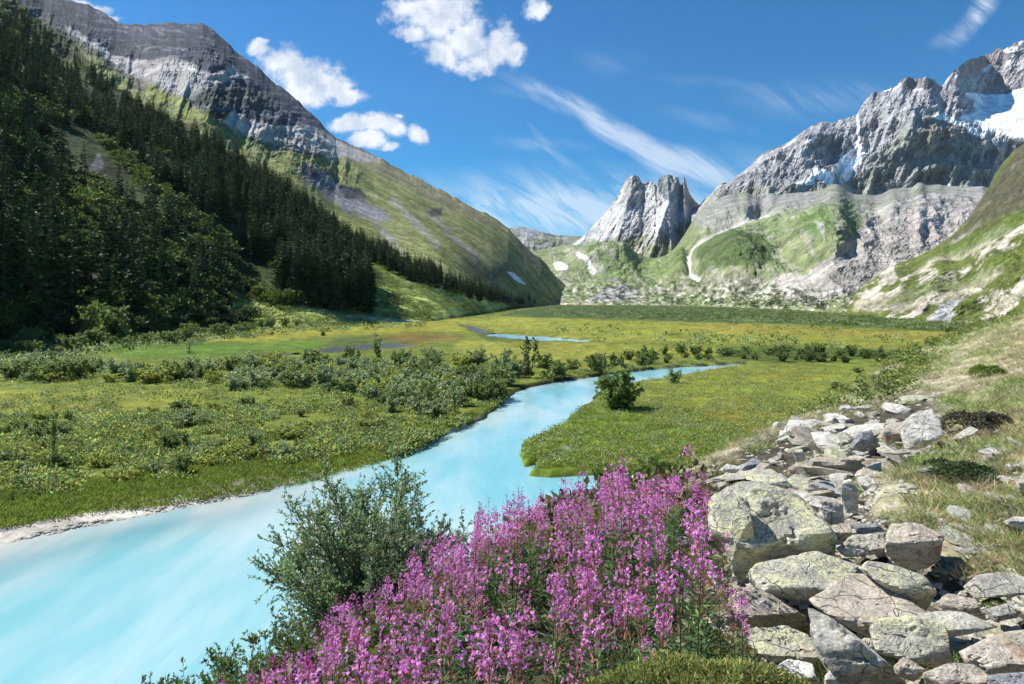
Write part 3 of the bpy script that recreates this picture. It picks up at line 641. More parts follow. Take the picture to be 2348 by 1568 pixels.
def paintF(u, v, X, Y):
    n = fbm(X / 9, Y / 9, 0, 6, 211, 0.6); s_ = fbm(u / 120, v / 9, 0, 5, 213, 0.6); f_ = fbm(X / 1.1, Y / 1.1, 0, 4, 214, 0.6)
    c_ = np.tile(np.array([0.14, 0.17, 0.03]), (len(u), 1))
    YEL, ORA, GRN, BRN, DK = (0.235, 0.24, 0.04), (0.27, 0.18, 0.045), (0.10, 0.17, 0.015), (0.15, 0.085, 0.02), (0.06, 0.10, 0.022)
    paint(c_, u, v, n + s_ + 1.1 * fbm(u / 22, v / 3.0, 0, 4, 217, 0.7), [
        ([(980,735),(1250,728),(1700,744),(2300,775),(2300,812),(2000,806),(1800,792),(1600,795),(1500,790),(1300,792),(1130,760),(1050,742)], YEL, 5, 7, 0.9),
        ([(1600,742),(1900,752),(2250,775),(2200,785),(1900,772),(1650,760),(1550,752)], ORA, 5, 9, 0.4),
        ([(1050,788),(1250,785),(1450,790),(1700,800),(1700,830),(1500,822),(1350,850),(1200,842),(1100,835),(1040,800)], YEL, 6, 8, 0.85),
        ([(1230,780),(1400,800),(1350,812),(1220,805)], ORA, 4, 8, 0.2),
        ([(1640,800),(1900,800),(2200,815),(2100,835),(1800,838),(1650,828)], DK, 6, 8, 0.9),
        ([(1250,700),(1500,700),(1800,712),(2000,728),(2300,744),(2300,768),(2000,752),(1750,742),(1500,736),(1250,730),(1150,722)], (0.055,0.085,0.032), 3, 4, 0.95),
        ([(1450,880),(1560,855),(1700,842),(2080,845),(2050,900),(1900,950),(1760,1010),(1560,1000),(1480,960)], (0.20,0.215,0.035), 8, 18, 0.85),
        ([(1560,935),(1700,925),(1850,940),(1870,990),(1750,1002),(1600,992)], BRN, 8, 18, 0.5),
        ([(1640,860),(1760,850),(1900,865),(1800,885)], BRN, 6, 14, 0.35),
        ([(1180,1100),(1180,1010),(1300,950),(1400,930),(1480,960),(1560,1000),(1760,1010),(1750,1100)], (0.13,0.19,0.022), 8, 10, 0.9),
        ([(1230,1060),(1290,1035),(1340,1015),(1320,1045)], (0.30,0.34,0.24), 2, 6, 0.6),
        ([(-200,895),(0,890),(200,905),(430,900),(470,930),(250,965),(0,960),(-200,960)], YEL, 8, 14, 0.75),
        ([(360,772),(560,765),(750,750),(1000,742),(1100,752),(1000,768),(800,775),(600,788),(400,786)], (0.25,0.24,0.035), 5, 9, 0.85),
        ([(240,812),(330,790),(480,785),(620,788),(760,775),(740,800),(640,815),(450,835),(300,835)], (0.08,0.16,0.02), 5, 9, 0.8),
        ([(840,772),(950,762),(1040,768),(1060,780),(1000,790),(880,794)], (0.16,0.08,0.035), 5, 9, 0.6),
        ([(760,775),(860,770),(900,785),(820,795),(740,800)], (0.07,0.10,0.035), 4, 5, 0.7),
        ([(1050,745),(1090,745),(1140,765),(1390,783),(1390,790),(1120,786),(1080,762)], (0.06,0.075,0.03), 2, 3, 0.6),
    ])
    k = smooth(0.05, 0.4, f_ + 0.4 * n)[:, None] * 0.45; c_[:] = c_ * (1 - k) + np.array([0.055, 0.085, 0.014]) * k
    # river banks
    dr = -sdpoly(X, Y, RIVER); left = (X < 6) & (sdline(X, Y, np.array(on_floor(RIV_L))) < 40)
    wid = 0.25 + 2.6 * smooth(-7, -16, X)
    k = (smooth(1.15, 0.85, (dr + 0.9 * fbm(X / 1.2, Y / 1.2, 0, 4, 215)) / np.where(left & (X < 1), wid, 0.05)) * smooth(-1, -5, X))[:, None]
    c_[:] = c_ * (1 - k) + np.array([0.50, 0.46, 0.39]) * k
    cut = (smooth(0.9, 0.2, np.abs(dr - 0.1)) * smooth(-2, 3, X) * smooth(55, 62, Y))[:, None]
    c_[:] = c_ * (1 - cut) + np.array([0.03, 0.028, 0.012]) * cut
    # bed
    k = smooth(0.1, -0.3, dr)[:, None]; c_[:] = c_ * (1 - k) + np.array([0.28, 0.29, 0.24]) * k
    g_ = 1 + 0.35 * fbm(X / 5, Y / 12, 0, 5, 216, 0.65) + 0.25 * s_; c_ *= g_[:, None]
    return np.clip(c_, 0.008, 0.8)
colF = paintF(U, V_, X, Y)
me = raw_mesh('valley_floor', np.stack([X, Y, Z], 1), grid_faces(len(vs), len(us)), M['meadow'], colF, smoothf=True)
tag(link('valley_floor', me), kind='structure')
# land behind and beside the viewpoint, far below the grid's near edge
gx_ = np.array([-1500, -600, -60, 0, 60, 600, 1500.]); gy_ = np.array([-1500, -600, -60, 4.5])
GX, GY = np.meshgrid(gx_, gy_)
me = raw_mesh('valley_floor', np.stack([GX.ravel(), GY.ravel(), np.full(GX.size, 0.2)], 1), grid_faces(4, 7), M['meadow'], np.tile([0.105, 0.135, 0.022], (GX.size, 1)))
tag(link('ground', me), kind='structure')
# water sheets
def water(name, poly, z, pad, tint=None):
    p = np.array(poly); x0, y0 = p.min(0) - pad; x1, y1 = p.max(0) + pad
    x0, x1, y0 = max(x0, -140), min(x1, 140), max(y0, 5)
    nx, ny = 90, 140
    xs, ys = np.linspace(x0, x1, nx), np.geomspace(max(y0, 3), y1, ny)
    A, B = np.meshgrid(xs, ys); A, B = A.ravel(), B.ravel()
    sd = sdpoly(A, B, p)
    col = np.ones((len(A), 3))
    if tint is not None: col[:] = tint
    else:
        far = (smooth(5.5, 0.3, sd + 0.8 * fbm(A / 4, B / 4, 0, 3, 302)) * smooth(-6, -13, A))[:, None] * 0.75
        col = col * (1 - far) + np.array([0.62, 0.62, 0.62]) * far
        k = smooth(2.2, 0.0, sd + 0.8 * fbm(A / 4, B / 4, 0, 3, 301))[:, None] * 0.3 * smooth(-6, -12, A)[:, None]
        k2 = (smooth(2, 12, A) * smooth(48, 36, B) * 0.9)[:, None]            # pale silt shallows under the bank
        k = np.maximum(k, k2)
        col = col * (1 - k) + np.array([2.5, 1.35, 1.15]) * k
    keep = sd > -pad
    F_ = grid_faces(ny, nx); F_ = F_[keep[F_].any(1)]
    me = raw_mesh(name, np.stack([A, B, np.full(len(A), z)], 1), F_, M['water'], col, smoothf=True)
    tag(link(name, me), kind='structure')
water('river', RIVER, 0.0, 4)
for Pn in (POND1, POND2, POND3, POND4, CHN): water('pond', Pn, -0.02, 3, (0.35, 0.22, 0.2) if Pn is not POND1 else (0.75, 0.85, 0.95))  # POND1 tinted pale blue: sky reflection put into its colour
# ================================================================ FOREGROUND HILL
CREST = np.array([(150,95),(75,60),(27,33.5),(20.2,28),(15.3,25),(10.9,20),(7.0,15.2),(4.5,12),(2.7,9.6),(1.35,7.6),(0.0,6.6),(-0.87,5.1),(-1.25,4.1),(-1.5,3.4),(-2.0,1.5),(-2.6,-3),(-3.5,-12),(-5,-40)], float)
RBFP = [(0,0,8.25),(3,0,8.75),(1.5,-5,9.2),(6,-2,9.6),(10,-8,11),(1.9,2.9,8.30),(1.2,3.0,8.2),(0.2,2.4,7.85),(-0.3,3.0,7.3),(0.7,3.5,7.4),(1.95,5.2,7.85),(2.35,6.3,7.93),(3.0,9,7.68),(3.1,5.3,7.95),
        (3.7,5,8.08),(7.1,9.5,8.15),(5.0,12,7.6),(2.7,9.6,7.52),(7.0,15.2,7.5),(10.9,20,7.62),(15.3,25,8.3),(20.2,28,8.95),(27,33.5,9.6),(75,60,12),(150,95,16),(11.2,15,8.5),(14,16,9.3),(20,20,11.5),(30,20,15),
        (12,8,10.2),(1.35,7.6,6.95),(0,6.6,6.85),(-0.87,5.1,6.85),(-1.25,4.1,6.9),(-1.5,3.4,6.95),(0.6,5.0,7.0),(-1.8,1.5,7.3),(-2.4,-3,8.0),(70,30,28),(-3,-12,9)]
_R = np.array(RBFP)
def _phi(r): return np.sqrt(r * r + 0.5)
_A = _phi(np.linalg.norm(_R[:, None, :2] - _R[None, :, :2], axis=2)); _n = len(_R)
_Pm = np.concatenate([np.ones((_n, 1)), _R[:, :2]], 1)
_sol = np.linalg.solve(np.block([[_A + 0.03 * np.eye(_n) * -1, _Pm], [_Pm.T, np.zeros((3, 3))]]), np.concatenate([_R[:, 2], np.zeros(3)]))
def _zin(X, Y):
    sh = X.shape; X, Y = X.ravel(), Y.ravel(); out = np.empty(len(X))
    for i in range(0, len(X), 60000):
        d = np.hypot(X[i:i + 60000, None] - _R[None, :, 0], Y[i:i + 60000, None] - _R[None, :, 1])
        out[i:i + 60000] = _phi(d) @ _sol[:_n] + _sol[_n] + _sol[_n + 1] * X[i:i + 60000] + _sol[_n + 2] * Y[i:i + 60000]
    return out.reshape(sh)
def crest_near(X, Y):
    """nearest crest point, signed distance (positive on the valley side)"""
    d2 = np.full(X.shape, 1e18); qx = X.copy(); qy = Y.copy(); sg = np.ones(X.shape)
    for a, b in zip(CREST[:-1], CREST[1:]):
        e = b - a; L = e @ e
        t = np.clip(((X - a[0]) * e[0] + (Y - a[1]) * e[1]) / L, 0, 1)
        px, py = a[0] + t * e[0], a[1] + t * e[1]
        d = (X - px) ** 2 + (Y - py) ** 2; m_ = d < d2
        cr = e[0] * (Y - a[1]) - e[1] * (X - a[0])
        d2 = np.where(m_, d, d2); qx = np.where(m_, px, qx); qy = np.where(m_, py, qy); sg = np.where(m_, np.where(cr < 0, 1.0, -1.0), sg)
    return qx, qy, np.sqrt(d2) * sg
def hill_base(X, Y):
    X = np.asarray(X, float); Y = np.asarray(Y, float)
    qx, qy, s_ = crest_near(X, Y)
    out = s_ > 0
    z = _zin(np.where(out, qx, X), np.where(out, qy, Y))
    so_ = np.maximum(s_, 0)
    return z - (0.72 + 0.25 * smooth(12, 30, qy)) * so_ * so_ / (so_ + 1.2), s_
ROCKZONE = [(1560,1110),(1640,1060),(1760,1000),(1900,960),(2000,930),(2120,900),(2170,960),(2100,1040),(2010,1080),(1990,1150),(2010,1210),(2120,1240),(2140,1310),(2347,1330),(2500,1340),(2500,1700),(1700,1700),(1700,1480),(1640,1300),(1570,1200)]
def hill_z(X, Y):
    z, s_ = hill_base(X, Y)
    Yp = np.maximum(Y, 1.0); u_, v_ = CXF + FX * X / Yp, CYF - FX * (z - CAMZ) / Yp
    z = z - (0.36 * np.clip(Yp / 6, .5, 1)) * smooth(-30, 40, sdpoly(u_, v_, ROCKZONE)) * (Yp > 2.0) * smooth(12, 9, Yp)
    return z + 0.05 * fbm(X / 0.8, Y / 0.8, 0, 5, 401) + 0.12 * fbm(X / 3.5, Y / 3.5, 0, 3, 402) * smooth(2, 7, Y)
def hz(x, y): return float(hill_z(np.array([float(x)]), np.array([float(y)]))[0])
def proj(X, Y, Z): return CXF + FX * X / Y, CYF - FX * (Z - CAMZ) / Y
us = np.concatenate([np.linspace(-8000, -900, 14), np.arange(-800, 3300, 9.0), np.linspace(3400, 9000, 14)])
ys = np.concatenate([np.geomspace(0.9, 14, 230), np.geomspace(14.1, 150, 130)])
U, Yg = np.meshgrid(us, ys); U, Yg = U.ravel(), Yg.ravel(); Xg = (U - CXF) / FX * Yg
Zg = hill_z(Xg, Yg)
def paint_hill(X, Y, Z, s_):
    u, v = proj(X, Y, Z)
    n = fbm(X / 0.5, Y / 0.5, 0, 6, 411, 0.65); n2 = fbm(X / 2.0, Y / 2.0, 0, 4, 412)
    c_ = np.tile(np.array([0.36, 0.32, 0.22]), (len(X), 1))
    k = smooth(-0.05, 0.35, n + 0.6 * n2)[:, None]; c_ = c_ * (1 - k * 0.7) + np.array([0.22, 0.23, 0.09]) * k * 0.7
    k = smooth(0.1, 0.4, -n)[:, None]; c_ = c_ * (1 - k * 0.6) + np.array([0.14, 0.105, 0.07]) * k * 0.6
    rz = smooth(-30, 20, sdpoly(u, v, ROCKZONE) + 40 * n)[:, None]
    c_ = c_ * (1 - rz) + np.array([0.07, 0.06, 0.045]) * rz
    fl = smooth(1750, 1600, u)[:, None] * smooth(0.5, -0.5, s_)[:, None] * 1.0
    c_ = c_ * (1 - fl) + np.array([0.05, 0.055, 0.025]) * fl
    gr = smooth(0.3, 2.5, s_)[:, None]; c_ = c_ * (1 - gr) + np.array([0.07, 0.10, 0.025]) * gr
    low = smooth(1.6, 0.5, Z)[:, None]; c_ = c_ * (1 - low) + np.array([0.42, 0.39, 0.33]) * low
    return np.clip(c_, 0.01, 0.8)
_, _, s_ = crest_near(Xg, Yg)
me = raw_mesh('hillside', np.stack([Xg, Yg, Zg], 1), grid_faces(len(ys), len(us)), M['hill'], paint_hill(Xg, Yg, Zg, s_), smoothf=True)
tag(link('hillside', me), kind='structure')
# the same hillside continued beneath and behind the viewpoint
xs_, ys_ = np.linspace(-14, 26, 60), np.linspace(-30, 0.95, 50)
A, B = np.meshgrid(xs_, ys_); A, B = A.ravel(), B.ravel(); Zb = hill_z(A, B) - 0.03; _, _, sb = crest_near(A, B)
me = raw_mesh('hillside', np.stack([A, B, Zb], 1), grid_faces(50, 60), M['hill'], paint_hill(A, np.maximum(B, 1.0), Zb, sb), smoothf=True)
tag(link('hillside', me), kind='structure')
def ray_ground(u, v, y0=1.2, y1=60):
    ys2 = np.geomspace(y0, y1, 700); X, Z = world_xz(u, v, ys2); h = hill_base(X, ys2)[0] - Z
    i = np.argmax(h > 0); return (float(X[i]), float(ys2[i]), float(Z[i])) if h[i] > 0 else None

# ================================================================ ROCKS
import bmesh
_bm = bmesh.new(); bmesh.ops.create_icosphere(_bm, subdivisions=5, radius=1.0)
ICO5 = (np.array([v.co[:] for v in _bm.verts]), np.array([[v.index for v in f.verts] for f in _bm.faces])); _bm.free()
_bm = bmesh.new(); bmesh.ops.create_icosphere(_bm, subdivisions=3, radius=1.0)
ICO3 = (np.array([v.co[:] for v in _bm.verts]), np.array([[v.index for v in f.verts] for f in _bm.faces])); _bm.free()
def poly_solid(dirs, normals, dists, soft):
    """star-shaped solid: radius to the nearest of a set of planes, edges rounded by soft"""
    nd = dirs @ normals.T; r = np.where(nd > 1e-4, dists[None] / np.maximum(nd, 1e-4), 1e3)
    k = 1.0 / soft; m_ = r.min(1, keepdims=True)
    return (m_[:, 0] - soft * np.log(np.exp(-(r - m_) * k).sum(1)))
def rock_from_outline(name, poly, mat, split=0.6, thick=0.75, Y=None, seed=1, lean=0.0, label=None, cat='boulder', group=None, rough=1.0, top_tilt=0.75, front_tilt=0.35):
    split = max(0.3, split - 0.12); front_tilt += 0.25
    """a boulder whose silhouette was surveyed: side planes follow it, a lit upper plane meets an undercut front plane"""
    poly = np.array(poly, float); u0, v0 = poly.min(0); u1, v1 = poly.max(0); cu, cv_ = poly.mean(0)
    g = ray_ground(cu, v1 - 0.06 * (v1 - v0)); Y = (g[1] - 0.10) if g else Y
    s_ = Y / FX; w, h = (u1 - u0) * s_, (v1 - v0) * s_
    cx, cz = world_xz(cu, cv_, Y)
    q = np.stack([(poly[:, 0] - cu) * s_, -(poly[:, 1] - cv_) * s_], 1)
    area = 0.5 * np.sum(q[:, 0] * np.roll(q[:, 1], -1) - np.roll(q[:, 0], -1) * q[:, 1])
    if area < 0: q = q[::-1]
    # convex hull of outline gives the side planes
    pts = sorted(map(tuple, q)); 
    def half(ps):
        r = []
        for p in ps:
            while len(r) > 1 and (r[-1][0]-r[-2][0])*(p[1]-r[-2][1]) - (r[-1][1]-r[-2][1])*(p[0]-r[-2][0]) <= 0: r.pop()
            r.append(p)
        return r
    hull = half(pts)[:-1] + half(pts[::-1])[:-1]
    rng = np.random.RandomState(seed); Nn, D = [], []
    for a, b in zip(hull, hull[1:] + hull[:1]):
        a, b = np.array(a), np.array(b); e = b - a; L = np.linalg.norm(e)
        if L < 1e-4: continue
        n2 = np.array([e[1], -e[0]]) / L
        t = -(n2[0] * cx / Y + n2[1] * (cz - CAMZ) / Y); n3 = np.array([n2[0], t, n2[1]]); n3 /= np.linalg.norm(n3)
        Nn.append(n3); D.append(max(0.02, n2 @ a) / np.linalg.norm([1, t]))
    m_ = min(w, h); dep = thick * (w + h) * 0.5
    up = np.array([lean, -(1 - top_tilt), top_tilt]); up /= np.linalg.norm(up)
    zs = h * (0.5 - split)                      # height of the crease between upper and front planes
    crease = np.array([0, -dep * 0.5, zs])
    Nn.append(up); D.append(max(0.04, up @ crease))
    fr = np.array([0.15, -1.0, -front_tilt]); fr /= np.linalg.norm(fr); Nn.append(fr); D.append(max(0.04, fr @ crease))
    Nn.append(np.array([0, 1.0, 0.1])); D.append(dep * 0.5)
    for k in range(11):
        d = rng.normal(size=3); d[1] = -abs(d[1]); d /= np.linalg.norm(d)
        sup = max((np.array([x, -dep * 0.3, z]) @ d) for x, z in hull); Nn.append(d); D.append(sup * rng.uniform(0.86, 1.02))
    Vd = ICO5[0] / np.linalg.norm(ICO5[0], axis=1, keepdims=True)
    st = np.array([w, dep, h]) / max(w, dep, h); Vd = Vd * st; Vd /= np.linalg.norm(Vd, axis=1, keepdims=True)
    r = poly_solid(Vd, np.array(Nn), np.array(D), 0.018 * m_)
    P_ = Vd * r[:, None]; o_ = rng.uniform(0, 90, 3)
    f1 = fbm(P_[:, 0] / (0.45 * m_) + o_[0], P_[:, 1] / (0.45 * m_) + o_[1], P_[:, 2] / (0.45 * m_) + o_[2], 4, seed)
    # bedding: thin ledges running across the stone
    bd = P_ @ np.array([0.25 + lean, -0.25, 0.95]) / (0.085 * m_ + 0.01) + o_[0] + 1.5 * f1
    led = vnoise(bd, P_[:, 0] / m_ * 1.5, P_[:, 1] / m_ * 1.5, seed + 3); led = np.sign(led) * np.abs(led) ** 0.5
    cr = fbm(P_[:, 0] / (0.3 * m_), P_[:, 1] / (0.3 * m_), P_[:, 2] / (0.3 * m_) + o_[1], 5, seed + 9, 0.55, ridged=True)
    disp = rough * m_ * (0.06 * f1 + 0.024 * led - 0.07 * smooth(0.62, 0.85, cr) + 0.012 * fbm(P_[:, 0] / 0.03, P_[:, 1] / 0.03, P_[:, 2] / 0.03, 3, seed + 4))
    P_ = P_ + Vd * disp[:, None]
    me = raw_mesh(name, P_, ICO5[1], mat, smoothf=False)
    o = link(name, me, loc=(cx, Y + dep * 0.30, cz + 0.0)); k_ = (Y + dep * 0.30) / Y; o.location = (cx * k_, Y * k_, CAMZ + (cz - CAMZ) * k_); o.scale = (k_, k_, k_); tag(o, label, cat, group); return o
def R8(pts): return [(1431 + x * 0.3901, 1002 + y * 0.3901) for x, y in pts]
def R6(pts): return [(1502.8 + x * 0.3596, 715.6 + y * 0.3596) for x, y in pts]
MR, ML, MU, MG, MW = M['rock'], M['rock_lichen'], M['rock_rust'], M['rock_grey'], M['rock_white']
BOULDERS = [
 (R8([(480,400),(560,320),(690,250),(860,280),(1020,330),(1160,480),(1250,610),(1245,700),(1060,680),(850,730),(760,760),(600,640),(500,520)]), ML, .66, .8, 6.3, 'large yellow lichen crusted boulder beside the fireweed, its lower face in deep shade', dict(top_tilt=.62, front_tilt=.5)),
 (R8([(670,330),(730,380),(760,560),(755,740),(690,865),(620,770),(590,640),(660,560)]), ML, .3, .5, 5.55, 'upright narrow slab leaning on the front of the large lichen boulder', dict(top_tilt=.35, front_tilt=-.1, lean=-.5)),
 (R8([(730,800),(770,745),(860,760),(1000,690),(1130,665),(1280,715),(1385,755),(1330,830),(1180,890),(1050,960),(900,935),(790,910),(740,860)]), ML, .70, .9, 5.2, 'broad oval grey boulder with a small hole, lying just below the large lichen boulder', dict(top_tilt=.72, front_tilt=.7)),
 (R8([(1070,950),(1200,890),(1340,825),(1400,760),(1480,830),(1600,940),(1790,1045),(1600,1065),(1455,1060),(1440,1170),(1330,1110),(1250,1060),(1100,1000)]), MU, .80, .8, 4.9, 'wide pinkish slab in the middle of the pile with a long crack across its top', dict(top_tilt=.8)),
 (R8([(1375,770),(1430,720),(1600,755),(1750,810),(1830,900),(1810,1035),(1640,960),(1500,860)]), ML, .55, .8, 5.3, 'pale slab with a black broken end, between oval boulder and orange topped block', dict(top_tilt=.7, front_tilt=.5)),
 (R8([(1440,1110),(1500,1060),(1700,1060),(1880,1100),(1905,1180),(1900,1340),(1800,1350),(1640,1290),(1480,1260),(1450,1180)]), ML, .72, .8, 4.25, 'squarish yellow spotted boulder with a straight vertical edge and dark cleft beside it', dict(top_tilt=.55, front_tilt=.25)),
 (R8([(1640,1065),(1850,1020),(2000,1030),(2200,1115),(2000,1140),(1900,1180),(1750,1100)]), MR, .6, .9, 4.55, 'long flat slab overhanging the dark cleft behind the squarish spotted boulder', dict(top_tilt=.8, front_tilt=.6)),
 (R8([(1530,560),(1560,510),(1750,505),(1880,580),(1850,720),(1750,785),(1600,765),(1535,690)]), MU, .42, .8, 6.0, 'cube shaped block with an orange streaked top and a black front face', dict(top_tilt=.8, front_tilt=.35)),
 (R8([(1080,1000),(1250,1080),(1330,1180),(1600,1430),(1720,1480),(1300,1500),(1150,1290),(1100,1150)]), MR, .35, .8, 4.05, 'long sloping slab running down from the cracked pinkish slab to the bottom edge', dict(top_tilt=.6, lean=-.3)),
 (R8([(730,1200),(760,1125),(960,1100),(1090,1170),(1150,1270),(1100,1340),(860,1315),(780,1260)]), ML, .7, .9, 4.5, 'rounded stone with bright yellow lichen below the shaded hollow near the fireweed', dict(top_tilt=.7, front_tilt=.5)),
 (R8([(610,950),(740,865),(800,930),(900,980),(1060,1050),(1090,1140),(960,1100),(760,1110),(650,1050)]), MU, .45, .8, 4.9, 'pinkish slab under the oval boulder with a curved black hollow in its side', dict(top_tilt=.7, front_tilt=.6)),
 (R8([(850,1380),(960,1300),(1100,1335),(1150,1460),(860,1470)]), MW, .5, .8, 3.95, 'white stone at the lower end of the pile next to the yellow green juniper', {}),
 (R8([(1180,1400),(1300,1290),(1400,1330),(1480,1470),(1180,1480)]), MW, .6, .6, 3.7, 'pale pointed slab standing between the white stone and the long sloping slab', dict(top_tilt=.5)),
 (R8([(1580,1345),(1640,1290),(1780,1370),(1700,1435),(1600,1395)]), MU, .5, .8, 3.95, 'small orange stone wedged under the squarish yellow spotted boulder', {}),
 (R8([(1760,1385),(1900,1330),(2050,1335),(2140,1400),(2110,1490),(1770,1490)]), MU, .6, .8, 3.75, 'smooth tan stone with an orange edge at the bottom edge of the pile', {}),
 (R8([(1960,1260),(2200,1150),(2420,1120),(2440,1370),(2140,1405),(2000,1330)]), MU, .55, .8, 3.95, 'large rusty boulder streaked with orange and grey near the lower corner', dict(top_tilt=.75)),
 (R8([(2140,1400),(2440,1370),(2460,1520),(2150,1520)]), MG, .4, .8, 3.6, 'smooth blue grey stone tucked under the large rusty boulder', {}),
 (R8([(1990,880),(2070,810),(2220,795),(2400,830),(2420,920),(2230,870),(2180,940),(2060,945)]), MR, .6, .8, 5.1, 'layered slab at the lower edge of the grass, above the small green tuft', dict(top_tilt=.7)),
 (R8([(2100,1020),(2290,960),(2310,1060),(2180,1085)]), MR, .6, .8, 4.7, 'flat pale stone directly below the small green tuft', {}),
 (R8([(1810,985),(1900,920),(2070,950),(2100,1040),(1900,1015)]), MU, .55, .8, 4.9, 'low brownish stone between the black ended slab and the small green tuft', {}),
 (R8([(1280,260),(1330,245),(1370,310),(1375,445),(1300,445),(1270,340)]), MW, .25, .5, 7.4, 'upright pale stone standing on end at the grass edge behind the big lichen boulder', dict(top_tilt=.3, front_tilt=-.15)),
 (R8([(1145,370),(1280,400),(1295,500),(1215,515),(1150,490)]), MW, .35, .6, 6.9, 'bright bluish white stone immediately behind the shoulder of the large lichen boulder', dict(top_tilt=.4, front_tilt=0)),
 (R8([(1205,520),(1330,505),(1340,590),(1260,615)]), MU, .5, .8, 6.3, 'small pinkish stone between the large lichen boulder and the layered rock', {}),
 (R8([(1250,655),(1340,580),(1535,560),(1540,680),(1400,700),(1300,705)]), MR, .5, .8, 5.9, 'finely layered rock with dark cracks against the orange topped block', dict(top_tilt=.6, front_tilt=.5, rough=1.6)),
 (R8([(1340,510),(1480,505),(1535,550),(1370,575)]), MG, .6, .8, 6.4, 'flat grey stone on top of the finely layered rock', {}),
 (R8([(455,262),(600,215),(720,205),(740,240),(600,245),(480,275)]), MR, .55, 1.1, 7.6, 'thin pale slab jutting out over the fireweed', dict(top_tilt=.9)),
 (R8([(555,195),(600,158),(690,175),(650,215)]), MW, .6, 1.0, 8.8, 'small white stone perched behind the thin jutting slab', {}),
 (R8([(670,185),(755,118),(805,140),(760,185),(700,200)]), MG, .5, 1.0, 8.6, 'tilted grey flake with a shaded end at the tip of the rubble', {}),
 (R8([(700,205),(860,180),(960,260),(1000,300),(860,280),(720,250)]), ML, .7, 1.2, 7.4, 'flat lemon coloured slab lying behind the top of the large lichen boulder', dict(top_tilt=.9)),
 (R8([(420,520),(520,530),(590,640),(580,700),(500,620),(420,560)]), MR, .4, .6, 5.9, 'layered flake poking out of the shade between the fireweed and the large lichen boulder', dict(rough=1.8)),
 (R8([(300,580),(420,600),(480,650),(400,670),(310,640)]), MR, .4, .6, 5.6, 'broken pale flake half hidden by fireweed stems', dict(rough=1.8)),
 (R6([(1225,870),(1300,765),(1370,755),(1435,860),(1330,890)]), MG, .25, .7, 11.2, 'black wedge shaped boulder with a white rim on the slope', dict(top_tilt=.5, front_tilt=.3)),
 (R6([(1580,700),(1640,650),(1760,610),(1820,700),(1830,780),(1740,850),(1600,890),(1560,800)]), MW, .75, .9, 10.8, 'big bleached white boulder, brightest on the slope', dict(top_tilt=.6)),
 (R6([(1430,770),(1520,690),(1590,690),(1570,800),(1480,850)]), MU, .6, .9, 11.0, 'pinkish slab between the black wedge boulder and the bleached white boulder', {}),
 (R6([(790,800),(850,690),(1020,680),(1030,710),(940,775),(840,800)]), MW, .7, .9, 13.0, 'pale slab on the crest against the green meadow', dict(top_tilt=.7)),
 (R6([(1165,625),(1180,595),(1235,590),(1250,620),(1210,640)]), MW, .7, .9, 15.5, 'small white stone alone on the crest above the pale slab', {}),
 (R6([(1885,805),(2010,722),(2065,750),(1940,830)]), MR, .6, .8, 9.7, 'sharp edged tan slab below the dark heather clump', {}),
 (R6([(2055,885),(2140,858),(2235,920),(2150,950)]), MW, .6, .8, 8.4, 'rounded whitish stone just behind the green shrub on the grass', {}),
 (R6([(2230,970),(2330,960),(2340,1005),(2250,1015)]), MW, .6, .8, 7.7, 'small whitish stone beside the green shrub on the grass', {}),
 (R6([(1440,900),(1600,870),(1640,890),(1560,915)]), MU, .5, 1.0, 10.0, 'orange brown flat stone under the bleached white boulder', {}),
 (R6([(2210,1340),(2290,1300),(2400,1310),(2420,1380),(2300,1385)]), MW, .6, .8, 6.2, 'pale stone lying alone in the dry grass', {}),
 (R6([(2290,1070),(2400,1050),(2420,1140),(2320,1150)]), MU, .6, .8, 7.0, 'pinkish flat stone at the edge of the trodden soil', {}),
 (R6([(1660,1010),(1760,980),(1800,1010),(1730,1040)]), MR, .6, .8, 8.8, 'low tan stone half sunk in dry grass above the rubble', {}),
 (R6([(870,890),(930,860),(960,940),(900,960)]), MR, .3, .6, 10.2, 'tall pale stone in the crumbling grass bank', {}),
]
for i, (pl, mt, sp, th, Yd, lb, kw) in enumerate(BOULDERS):
    rock_from_outline('boulder' if i < 18 else 'rock', pl, mt, sp, th, Yd, seed=100 + i, label=lb, cat='boulder' if i < 18 else 'rock', **kw)
REFS = [(1765,1190,'the large lichen boulder'),(1830,1320,'the broad oval boulder'),(1990,1375,'the cracked pinkish slab'),(2090,1270,'the orange topped block'),(2110,1470,'the squarish spotted boulder'),
        (1950,1500,'the long sloping slab'),(1790,1470,'the yellow lichen stone'),(1750,1390,'the slab with curved hollow'),(2300,1500,'the large rusty boulder'),(2270,1345,'the layered slab'),(1945,1140,'the upright pale stone'),
        (1660,1095,'the thin jutting slab'),(1760,1100,'the flat lemon slab'),(1980,1010,'the black wedge boulder'),(2110,985,'the bleached white boulder'),(1825,985,'the pale crest slab'),(2210,1070,'the green leafy shrub'),
        (2215,1000,'the sharp tan slab'),(2225,940,'the heather clump'),(2330,1205,'the lone pale stone'),(2285,1385,'the small green tuft'),(2050,1210,'the layered rock'),(1710,1050,'the tilted grey flake')]
USED = set()
def uniq(lb, u, v, refs):
    if lb in USED:
        o2 = sorted(refs, key=lambda r: (r[0] - u) ** 2 + (1.6 * (r[1] - v)) ** 2)
        for r in o2[1:5]:
            l2 = lb + ', towards ' + r[2]
            if len(l2.replace(',', '').split()) <= 16 and l2 not in USED: lb = l2; break
    USED.add(lb); return lb
def utag(u, v, refs, o, lb, cat, group): tag(o, uniq(lb, u, v, refs), cat, group)
def near_ref(u, v, refs): return min(refs, key=lambda r: (r[0] - u) ** 2 + (1.6 * (r[1] - v)) ** 2)[2]
